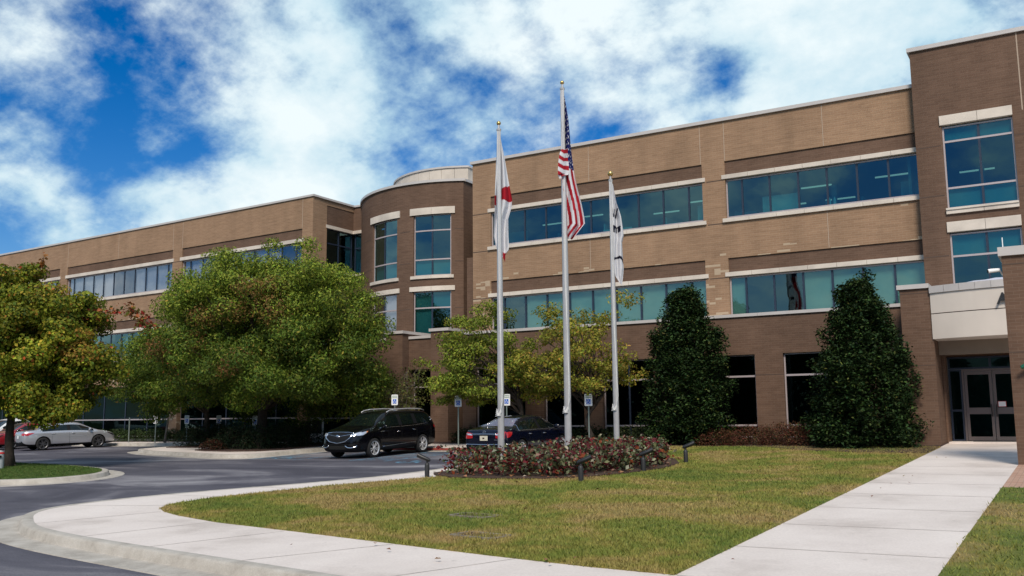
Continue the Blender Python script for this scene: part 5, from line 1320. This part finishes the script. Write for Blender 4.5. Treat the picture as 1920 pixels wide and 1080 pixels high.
for sy in (-1, 1):
    c.patch('headlight', [(sy*.55,.915),(sy*.72,.96),(sy*.86,1.0)], [(sy*.58,.855),(sy*.72,.845),(sy*.84,.90)], 'front', CM['lamp'], .012, 8, 3)
    sd_ = 'left' if sy > 0 else 'right'
    c.patch('headlight', [(2.36,.93),(2.15,.985),(1.90,1.02)], [(2.36,.86),(2.15,.88),(1.96,.96)], sd_, CM['lamp'], .010, 8, 3)
    c.patch('marker_lamp', [(1.97,1.0),(1.88,1.025)], [(1.98,.965),(1.92,.985)], sd_, CM['amber'], .014, 3, 2)
    c.line('fog_lamp_trim', [(sy*.40,.50),(sy*.50,.43),(sy*.66,.42),(sy*.80,.46),(sy*.82,.50)], 'front', CM['chrome'], .024, .012, 14)
    c.patch('fog_lamp', [(sy*.55,.56),(sy*.78,.58)], [(sy*.55,.48),(sy*.78,.49)], 'front', CM['trim'], .008, 4, 2)
    c.line('sill_trim', [(1.05,.40),(0,.44),(-1.1,.49)], sd_, CM['chrome'], .012, .010, 16)
    c.line('window_trim', [(1.2,1.10),(.4,1.115),(-.6,1.125),(-1.6,1.17),(-2.1,1.24),(-2.27,1.30)], sd_, CM['chrome'], .008, .006, 24)
    c.line('window_trim', [(-2.27,1.30),(-2.30,1.34),(-2.24,1.42)], sd_, CM['chrome'], .016, .010, 8)
    c.patch('vent_trim', [(1.22,.985),(.98,.99)], [(1.22,.955),(.98,.965)], sd_, CM['chrome'], .010, 4, 2)
    yy = sy*.64
    q = MB(); q.tube([(.42, yy, 1.685), (.25, yy, 1.745), (-.1, yy, 1.785), (-1.0, yy, 1.795), (-1.8, yy, 1.765), (-2.05, yy, 1.705)], [.018,.024,.026,.026,.024,.018], 8); q.build('roof_rail', CM['chrome'] if False else MT['steel'], c.t, origin=(0, 0, 0), smooth=True)
    c.patch('tail_light', [(-2.50,1.12),(-2.30,1.10)], [(-2.50,.98),(-2.34,1.0)], sd_, CM['tail'], .01, 4, 3)
c.line('bumper_line', [(-.85,.56),(-.3,.535),(.3,.535),(.85,.56)], 'front', CM['trim'], .012, .006)
c.patch('lower_grille', [(-.45,.50),(.45,.50)], [(-.40,.36),(.40,.36)], 'front', CM['arch'], .008, 8, 3)
mirror(c, 1.03, .98, 1.13, CM['black']); seams(c, (1.12, -.13, -1.10), .33, 1.04); handles(c, ((.08, .93), (-.92, .97)), CM['chrome'])
# dark blue sedan, tail to the street
c = Car('sedan', 'midnight blue sedan with red tail lamps and chrome strips, parked nose to the building', 'car', gloc(-17.42, 29.55), R(90), -PITCH, SEDAN, CM['navy'])
for sy in (-1, 1):
    sd_ = 'left' if sy > 0 else 'right'
    c.patch('tail_light', [(sy*.46,.915),(sy*.62,.955),(sy*.78,.985)], [(sy*.46,.77),(sy*.62,.75),(sy*.79,.76)], 'rear', CM['tail'], .012, 8, 4)
    c.patch('tail_light', [(-2.34,.955),(-2.2,.97),(-2.05,.965)], [(-2.34,.77),(-2.22,.79),(-2.1,.86)], sd_, CM['tail'], .010, 6, 4)
    c.patch('reverse_light', [(sy*.47,.905),(sy*.72,.935)], [(sy*.48,.86),(sy*.70,.875)], 'rear', CM['lamp'], .018, 5, 2)
    c.line('window_trim', [(-1.62,.995),(-1.55,1.10),(-1.38,1.26),(-1.1,1.36),(-.7,1.41),(0,1.425),(.5,1.38),(1.15,1.03)], sd_, CM['chrome'], .008, .006, 28)
    c.line('window_trim', [(-1.62,.995),(-.5,.985),(1.2,.965)], sd_, CM['chrome'], .008, .006, 20)
    c.line('bumper_trim', [(-2.36,.565),(-2.0,.56),(-1.86,.56)], sd_, CM['chrome'], .010, .006, 8)
    q = MB(); q.tube([(-2.40, sy*.55, .30), (-2.47, sy*.55, .295)], [.045,.05], 10); q.build('exhaust', CM['chrome'], c.t, origin=(0, 0, 0))
c.line('bumper_trim', [(-.82,.565),(-.4,.555),(0,.552),(.4,.555),(.82,.565)], 'rear', CM['chrome'], .017, .010, 18)
c.line('boot_trim', [(-.50,.90),(0,.905),(.50,.90)], 'rear', CM['chrome'], .016, .014, 14)
c.patch('number_plate', [(-.155,.845),(.155,.845)], [(-.155,.685),(.155,.685)], 'rear', CM['plate'], .024, 4, 3)
c.patch('plate_mark', [(-.03,.79),(.05,.79)], [(-.03,.74),(.05,.74)], 'rear', MT['mulch'], .028, 3, 2)
c.patch('model_badge', [(-.60,.715),(-.40,.715)], [(-.60,.695),(-.40,.695)], 'rear', CM['chrome'], .012, 4, 1)
h, n = c.cast(0, .975, 'rear')
q = MB(); pts = [(h.x-.018, .06*math.cos(a), .975+.036*math.sin(a)) for a in np.linspace(0, 2*math.pi, 21)]; q.tube(pts, .007, 6)
for sy in (-1, 1): q.tube([(h.x-.018, sy*.025-.008, .95), (h.x-.018, sy*.025+.008, 1.0)], .006, 6)
q.tube([(h.x-.018, -.028, .972), (h.x-.018, .028, .978)], .006, 6); q.build('emblem', CM['chrome'], c.t, origin=(0, 0, 0))
mirror(c, .92, .92, 1.02, CM['navy'], True); seams(c, (1.12, -.11, -1.0), .32, .93); handles(c, ((.08, .84), (-.92, .86)), CM['chrome'])
# row at the left
ALT = dict(SEDAN); ALT['spokes'] = 12; ALT['rimmat'] = 'rimd'; ALT['W'] = 1.85
def plain_sedan(label, x, y, rz, pm, sp=ALT):
    c = Car('sedan', label, 'car', gloc(x, y), rz, -PITCH*math.sin(rz), sp, pm)
    for sy in (-1, 1):
        sd_ = 'left' if sy > 0 else 'right'
        c.patch('tail_light', [(sy*.42,.905),(sy*.62,.94),(sy*.80,.95)], [(sy*.42,.86),(sy*.62,.82),(sy*.78,.80)], 'rear', CM['tail'], .012, 8, 3)
        c.patch('tail_light', [(-2.36,.935),(-2.2,.95),(-1.92,.95)], [(-2.36,.80),(-2.2,.82),(-1.95,.925)], sd_, CM['tail'], .010, 8, 3)
        c.patch('headlight', [(2.34,.72),(2.15,.80),(1.90,.865)], [(2.34,.64),(2.15,.72),(1.95,.82)], sd_, CM['trim'], .010, 6, 3)
        c.patch('headlight', [(sy*.42,.68),(sy*.72,.73)], [(sy*.45,.61),(sy*.70,.64)], 'front', CM['lamp'], .012, 6, 3)
        c.line('window_trim', [(-1.62,.995),(-1.55,1.09),(-1.38,1.24),(-1.1,1.35),(-.7,1.41),(0,1.425),(.5,1.38),(1.15,1.03)], sd_, CM['chrome'], .007, .006, 26)
        c.line('body_crease', [(-1.9,.80),(-.5,.70),(.8,.68)], sd_, pm, .012, -.006, 18)
    c.patch('rear_bumper_inset', [(-.62,.40),(.62,.40)], [(-.60,.28),(.60,.28)], 'rear', CM['trim'], .008, 8, 2)
    c.patch('number_plate', [(-.155,.80),(.155,.80)], [(-.155,.66),(.155,.66)], 'rear', MT['white'], .020, 4, 2)
    c.patch('grille', [(-.35,.60),(.35,.60)], [(-.28,.38),(.28,.38)], 'front', CM['trim'], .010, 8, 3)
    mirror(c, .95, .92, 1.03, pm); seams(c, (1.14, -.11, -1.02), .32, .92); handles(c, ((.08, .86), (-.95, .88)), pm)
    return c
plain_sedan('silver sedan with dark alloy wheels parked at the left, tail toward the street', -49.0, 32.75, R(74), CM['silver'])
plain_sedan('dark red sedan half hidden between the silver car and the white car', -53.3, 33.2, R(-92), CM['red'])
WH = dict(SUV); WH['spokes'] = 8
c = Car('suv', 'white SUV at the far left behind the maple trunk, beyond the red car', 'SUV', gloc(-56.6, 34.3), R(-88), PITCH, WH, CM['white'])
for sy in (-1, 1):
    c.patch('headlight', [(sy*.55,.915),(sy*.72,.96),(sy*.86,1.0)], [(sy*.58,.855),(sy*.72,.845),(sy*.84,.90)], 'front', CM['lamp'], .012, 8, 3)
c.patch('grille', [(-.5,.88),(.5,.88)], [(-.45,.64),(.45,.64)], 'front', CM['trim'], .012, 8, 3)
mirror(c, 1.03, .98, 1.13, CM['white']); seams(c, (1.12, -.13, -1.10), .33, 1.04); handles(c, ((.08, .93), (-.92, .97)), CM['white'])

# ------------------------------------------------------------ flagpoles and flags
def lawn_z(x, y): return G(x, y)+.17
POLES = [(-13.33, 21.55, 9.81, .092), (-12.62, 24.05, 11.63, .102), (-12.21, 26.45, 9.26, .090)]
PL = ['silver flagpole with gold ball, the left and nearest of the three in the bed', 'tallest silver flagpole with gold ball, in the middle of the bed', 'shortest silver flagpole with a larger gold ball, at the right of the bed']
for i, (x, y, zt, r0) in enumerate(POLES):
    z0 = lawn_z(x, y); t = thing('flagpole', PL[i], 'flagpole', (x, y, z0), 0, 'flagpoles in the planted bed')
    q = MB(); q.tube([(x, y, z0), (x, y, z0+(zt-z0)*.45), (x, y, zt)], [r0, r0*.92, r0*.55], 18); q.build('shaft', MT['steel'], t, angle=40)
    q = MB(); q.lathe([(r0*1.05, 0), (r0*2.0, .0), (r0*1.9, .03), (r0*1.15, .09), (r0*1.02, .10)], (x, y, z0), 20); q.build('base_collar', MT['steel'], t, angle=40)
    q = MB(); q.lathe([(0,-.02),(r0*.7,-.02),(r0*.75,.03),(r0*.35,.06),(r0*.3,.16),(0,.16)], (x, y, zt), 14); q.tube([(x, y, zt+.02), (x+.07, y-.03, zt+.0)], .012, 6); q.build('truck', MT['steel'], t, angle=40)
    rb = .062 if i < 2 else .09
    q = MB(); q.lathe([(rb*math.sin(a), -rb*math.cos(a)) for a in np.linspace(0, math.pi, 13)], (x, y, zt+.14+rb), 20); q.build('gold_ball', MT['gold'], t, smooth=True)
    # rope down the camera side, tied to a cleat
    cz = z0+1.55; dx, dy = .55*r0*1.6, -r0*1.1
    q = MB(); q.tube([(x+.06, y-.03, zt), (x+dx*.8, y+dy, zt*.5), (x+dx+.01, y+dy, cz+.6), (x+dx*.9, y+dy*1.05, cz)], .009, 5)
    q.tube([(x-.02, y-.05, zt), (x+dx*.5, y+dy*1.02, zt*.5), (x+dx*1.6, y+dy*1.1, cz+.35), (x+dx*.6, y+dy*1.2, cz-.05)], .009, 5)
    for k in range(5): q.tube([(x-.06-.01*k, y+dy*1.1, cz+.10-.05*k), (x+.0, y+dy*1.5, cz-.04-.01*k), (x+.07, y+dy*1.1, cz+.08-.04*k)], .010, 5)
    q.build('halyard', MT['rope'], t)
    q = MB(); q.tube([(x-.0, y+dy*1.12, cz-.09), (x-.0, y+dy*1.45, cz), (x-.0, y+dy*1.12, cz+.09)], .013, 6); q.build('cleat', MT['steel'], t)

def at(px, py, Y):
    d = RIGHT*((px-960)/1757) + DOWN*((py-540)/1757) + FWD; return EYE + d*(Y/d.y)
FM = leafmat('flag_cloth', .8, .1, .22)
def interp_rows(rows, y, k): return float(np.interp(y, [r_[0] for r_ in rows], [r_[k] for r_ in rows]))
WHC = (.72, .72, .76); RDC = (.40, .018, .03); BLC = (.014, .018, .12); DKC = (.012, .012, .03)
def hanging_flag(label, name, pole, scale, parts_, seed):
    """limp cloth gathered at the pole. parts_: (rows (drop, left, right) in metres from the pole axis, depth, pleats, colour function)"""
    x0, y0, zt = pole[:3]; V = []; F = []; Cc = []
    for rows, dep, pleats, colf in parts_:
        d0, d1 = rows[0][0], rows[-1][0]; nt = int((d1-d0)/.022); ns = 40; b = len(V)
        for i in range(nt+1):
            dr = d0+(d1-d0)*i/nt; l = interp_rows(rows, dr, 1); rr = interp_rows(rows, dr, 2); w = rr-l
            for j in range(ns+1):
                s_ = j/ns; h = l+w*s_
                dp = dep + .10*min(1, w/.3)*math.sin(pleats*2*math.pi*s_ + 1.4*dr + seed) + .03*math.sin(pleats*5*s_+3.1*dr)
                # a gathered cloth is wider than its outline: shift columns with the pleats
                h += .25*w/pleats/6.28*math.sin(pleats*2*math.pi*s_+1.4*dr+seed+1.6)*math.sin(math.pi*s_)
                zz = zt-dr+.03*math.sin(4*s_+2*dr)
                V.append((x0+.8565*h-.516*dp, y0+.516*h+.8565*dp, zz)); Cc.append(colf(h, dr, l, rr, s_))
        for i in range(nt):
            for j in range(ns): F.append((b+i*(ns+1)+j, b+(i+1)*(ns+1)+j, b+(i+1)*(ns+1)+j+1, b+i*(ns+1)+j+1))
    me = bpy.data.meshes.new(name); me.from_pydata(V, [], F); me.materials.append(FM)
    ca = me.color_attributes.new('Col', 'FLOAT_COLOR', 'POINT'); ca.data.foreach_set('color', np.array([(*c, 1) for c in Cc], np.float32).ravel())
    me.polygons.foreach_set('use_smooth', [True]*len(F)); me.update()
    return tag(link(name, me), label, 'flag', 'flags hanging from the flagpoles')
# tallest pole: striped flag; 65 px of the photograph are a metre there
def px_rows(l, sc, y0): return [((y-y0)/sc, a/sc, b2/sc) for y, a, b2 in l]
sc = 65.5; y0 = 167.5
RU = px_rows([(174,-4,3),(200,-4,7),(230,-4,11),(280,-5,15),(310,-5,18),(345,-4,22),(365,-2,26),(400,0,34),(425,1,38),(438,2,39),(449,3,31),(467,5,18)], sc, y0)
def c_us(h, dr, l, r_, s_):
    y = dr*sc+y0; x = h*sc
    if y < 332 and x > 3.2-.01*(y-200):
        k = (int(y*.155+x*.21) + int(x*.23)) % 2; fy = (y*.155+x*.21) % 1; fx = (x*.23+.3) % 1
        return WHC if (abs(fy-.5) < .20 and abs(fx-.5) < .30 and k) else BLC
    if y < 300: return WHC
    return RDC if int((r_-h)*sc/5.4+.55) % 2 else WHC
RF = px_rows([(292,-4,9),(300,-8,10),(318,-11,10),(334,-12,10),(343,-12,9),(346,-11,-5),(352,-8,-5)], sc, y0)
def c_fold(h, dr, l, r_, s_):
    y = dr*sc+y0; return RDC if int((y+max(0, -h*sc)*.8)/8.6) % 2 == 0 else WHC
hanging_flag('limp striped flag with red and white stripes and starred blue corner on the tallest flagpole', 'striped_flag', POLES[1], sc, [(RU, .0, 1.6, c_us), (RF, -.17, .6, c_fold)], 1.0)
sc1 = 70.; y1 = 243
RA = px_rows([(244,-3,3),(257,-4,4),(295,-5,11),(342,-7,18),(381,-9,25),(397,-9,24),(420,-10,17),(451,-11,17),(474,-7,18),(480,-5,17),(487,2,11),(501,8,10)], sc1, y1)
def c_al(h, dr, l, r_, s_):
    y = dr*sc1+y1; x = h*sc1
    if 357-(x-5)*.25 < y < 386+min(0, (x-16)*.6) and x > 3: return RDC
    if 372 < y < 390 and x < -6: return RDC
    if y > 484 and x > 6: return RDC
    return WHC
hanging_flag('limp white flag with red patches on the left flagpole', 'white_and_red_flag', POLES[0], sc1, [(RA, .10, 1.7, c_al)], 2.2)
sc2 = 61.2; y2 = 340
RW = px_rows([(344,-1,5),(381,-1,10),(412,-1,18),(440,-1,22),(451,0,23),(463,1,20),(490,1,21),(513,3,22),(528,5,20),(543,14,17)], sc2, y2)
def c_mk(h, dr, l, r_, s_):
    y = dr*sc2+y2; x = h*sc2
    if 394 < y < 412:
        for x0_, sl in ((4, -.28), (7, .05), (9, .33)):
            if abs(x-(x0_+sl*(412-y)*.5)) < 1.1: return DKC
    if 426+x*.2 < y < 441 and 2 < x < 17 and not (6.0 < x < 8 and y > 433) and not (11 < x < 12.6 and y > 431): return DKC
    d = math.hypot((x-8)*.9, y-506)
    if 12 < d < 17 and y < 503 and x > 3: return DKC
    return WHC
hanging_flag('limp white flag with dark printed marks on the shortest flagpole', 'white_printed_flag', POLES[2], sc2, [(RW, .05, 1.5, c_mk)], .4)

# ------------------------------------------------------------ ground spotlights
SL = [(-14.45, 19.75, R(200), 'black garden spotlight left of the flagpole bed, beside the pavement'), (-9.95, 19.55, R(25), 'black garden spotlight in front of the middle of the flagpole bed'),
      (-9.58, 22.3, R(25), 'black garden spotlight against the right end of the red leaved plants'), (-9.6, 25.35, R(25), 'black garden spotlight standing alone on the lawn right of the bed')]
for x, y, a, lb in SL:
    z = G(x, y)+.16; t = thing('spotlight', lb, 'spotlight', (x, y, z), 0, 'garden spotlights round the flagpoles')
    q = MB(); q.lathe([(0,0),(.062,0),(.062,.30),(.052,.34),(.028,.36),(.028,.40),(0,.40)], (x, y, z), 14); q.build('post', MT['blackp'], t, angle=40)
    ca, sa = math.cos(a), math.sin(a)
    q = MB(); q.tube([(x, y, z+.37), (x+ca*.02, y+sa*.02, z+.45)], .022, 8); q.build('knuckle', MT['black'], t)
    q = MB(); q.tube([(x-ca*.08, y-sa*.08, z+.41), (x-ca*.04, y-sa*.04, z+.43), (x+ca*.14, y+sa*.14, z+.50), (x+ca*.25, y+sa*.25, z+.555)], [.03, .05, .058, .062], 12); q.build('lamp_head', MT['black'], t, angle=40)

# ------------------------------------------------------------ parking signs
def sign(x, y, top, label, kind, w=.305, h=.46, face=0.0, post=True):
    z = G(x, y)+.15; t = thing('parking_sign', label, 'sign', (x, y, z), face, 'parking signs on thin posts'); t['_local'] = 1
    q = MB(); q.box(-.025, .025, .012, .04, 0, top+.02-z); q.build('post', MT['postg'], t)
    pz = top-z
    poly = []
    for cx, cz, a0 in ((w/2-.03, h/2-.03, 0), (-w/2+.03, h/2-.03, 90), (-w/2+.03, -h/2+.03, 180), (w/2-.03, -h/2+.03, 270)):
        for k in range(4): a = R(a0+30*k); poly.append((cx+.03*math.cos(a), cz+.03*math.sin(a)))
    n = len(poly); q = MB(); q.add([(a, 0, b+pz-h/2) for a, b in poly]+[(a, .008, b+pz-h/2) for a, b in poly], [tuple(range(n)), tuple(reversed(range(n, 2*n)))]+[(i, i+n, (i+1) % n+n, (i+1) % n) for i in range(n)])
    p = q.build('panel', MT['white'], t, origin=(0, 0, 0))
    def txt(s, size, zc, mat, nm='lettering'):
        me = text_mesh(s, size, .001); me.materials.append(mat); xs = [v.co.x for v in me.vertices]; o = link(nm, me, p)
        o.rotation_euler = (R(90), 0, 0); o.location = (-(max(xs)+min(xs))/2, -.003, zc)
    if kind == 'isa':
        txt('RESERVED', .055, pz-.085, MT['green']); txt('PARKING', .060, pz-.155, MT['green'])
        q = MB(); q.box(-.085, .085, -.003, -.0005, pz-.40, pz-.20); q.build('blue_square', MT['blue'], p, origin=(0, 0, 0))
        q = MB(); c0 = (0-.005, pz-.325)
        pts = [(c0[0]+.050*math.cos(a), -.0045, c0[1]+.050*math.sin(a)) for a in np.linspace(R(120), R(385), 14)]; q.tube(pts, .008, 5)
        q.tube([(-.012, -.0045, pz-.235), (-.010, -.0045, pz-.29), (.03, -.0045, pz-.29), (.048, -.0045, pz-.345), (.062, -.0045, pz-.345)], .008, 5)
        q.tube([(-.012, -.0045, pz-.258), (.025, -.0045, pz-.262)], .007, 5); q.lathe([(0,-.004),(.013,-.004),(.013,.002),(0,.002)], (-.014, -.0045, pz-.222), 10, 'y'); q.build('wheelchair_symbol', MT['white'], p, origin=(0, 0, 0))
    else:
        txt('RESERVED', .052, pz-.16, MT['black']); txt('PARKING', .052, pz-.27, MT['black'])
    return t
for px, pt, Y, lb, kd in ((740, 740, 33.2, 'blue and white reserved parking sign just above the roof of the black SUV', 'isa'), (859, 742, 32.9, 'blue and white reserved parking sign between the black SUV and the blue sedan', 'isa'),
                      (949.5, 739, 32.8, 'blue and white reserved parking sign seen beside the left flagpole', 'isa'), (1103, 738.5, 32.7, 'blue and white reserved parking sign right of the tallest flagpole', 'isa'),
                      (292, 779, 35.6, 'white reserved sign at the left end of the dark island hedge', 'res'), (350.5, 779, 35.4, 'blue and white parking sign above the left part of the island hedge', 'isa'),
                      (410.5, 779, 34.8, 'blue and white parking sign above the middle of the island hedge', 'isa'), (478.5, 779.5, 33.2, 'blue and white parking sign close to the trunk of the big shade tree', 'isa')):
    p = at(px, pt, Y); sign(p.x, p.y, p.z, lb, kd, face=R(10 if px < 500 else 14))
# plain post left of the signs
p = at(243, 784, 36.2); q = MB(); q.tube([(p.x, p.y, G(p.x, p.y)+.1), (p.x, p.y, p.z)], .035, 8); q.lathe([(0,.0),(.036,0),(.03,.02),(0,.03)], (p.x, p.y, p.z), 8)
tag(q.build('bollard', MT['postg']), 'thin grey steel post in the mulch left of the white reserved sign', 'post')
# drop box beside the building
p = at(595, 812, 35.9); z = G(p.x, p.y)+.16
t = thing('drop_box', 'white cabinet with dark front panel standing against the building left of the black SUV', 'cabinet', (p.x, p.y, z), R(38)); t['_local'] = 1
q = MB(); q.box(-.30, .30, -.30, .30, .22, 1.20); q.build('cabinet', MT['white'], t, origin=(0, 0, 0))
q = MB(); q.box(-.24, .24, -.308, -.301, .45, 1.12); q.build('front_panel', MT['black'], t, origin=(0, 0, 0))
q = MB(); q.box(-.25, .25, -.25, .25, 0, .219); q.build('plinth', MT['grey'], t, origin=(0, 0, 0))
q = MB(); q.box(-.32, .32, -.33, .32, 1.201, 1.235); q.build('lid', MT['white'], t, origin=(0, 0, 0))
q = MB(); q.box(-.306, -.301, -.14, .10, .70, .73); q.build('slot', MT['black'], t, origin=(0, 0, 0))
# utility pedestal by the maple
x, y = -32.75, 19.35; z = G(x, y)+.15
t = thing('utility_pedestal', 'small grey utility pedestal with dark clasp at the foot of the maple', 'pedestal', (x, y, z))
q = MB(); q.lathe([(0,0),(.17,0),(.17,.50),(.15,.58),(.08,.64),(0,.65)], (x, y, z), 16); q.build('housing', MT['grey'], t, angle=40)
q = MB(); q.box(x+.12, x+.2, y-.11, y-.03, z+.40, z+.47); q.build('clasp', MT['black'], t)
q = MB(); q.lathe([(.172,.52),(.176,.52),(.160,.57),(.152,.58)], (x, y, z), 16); q.build('red_band', MT['red'], t)
# tidy helper properties
for o in COL.objects:
    for k in ('_local', '_abs'):
        if k in o: del o[k]
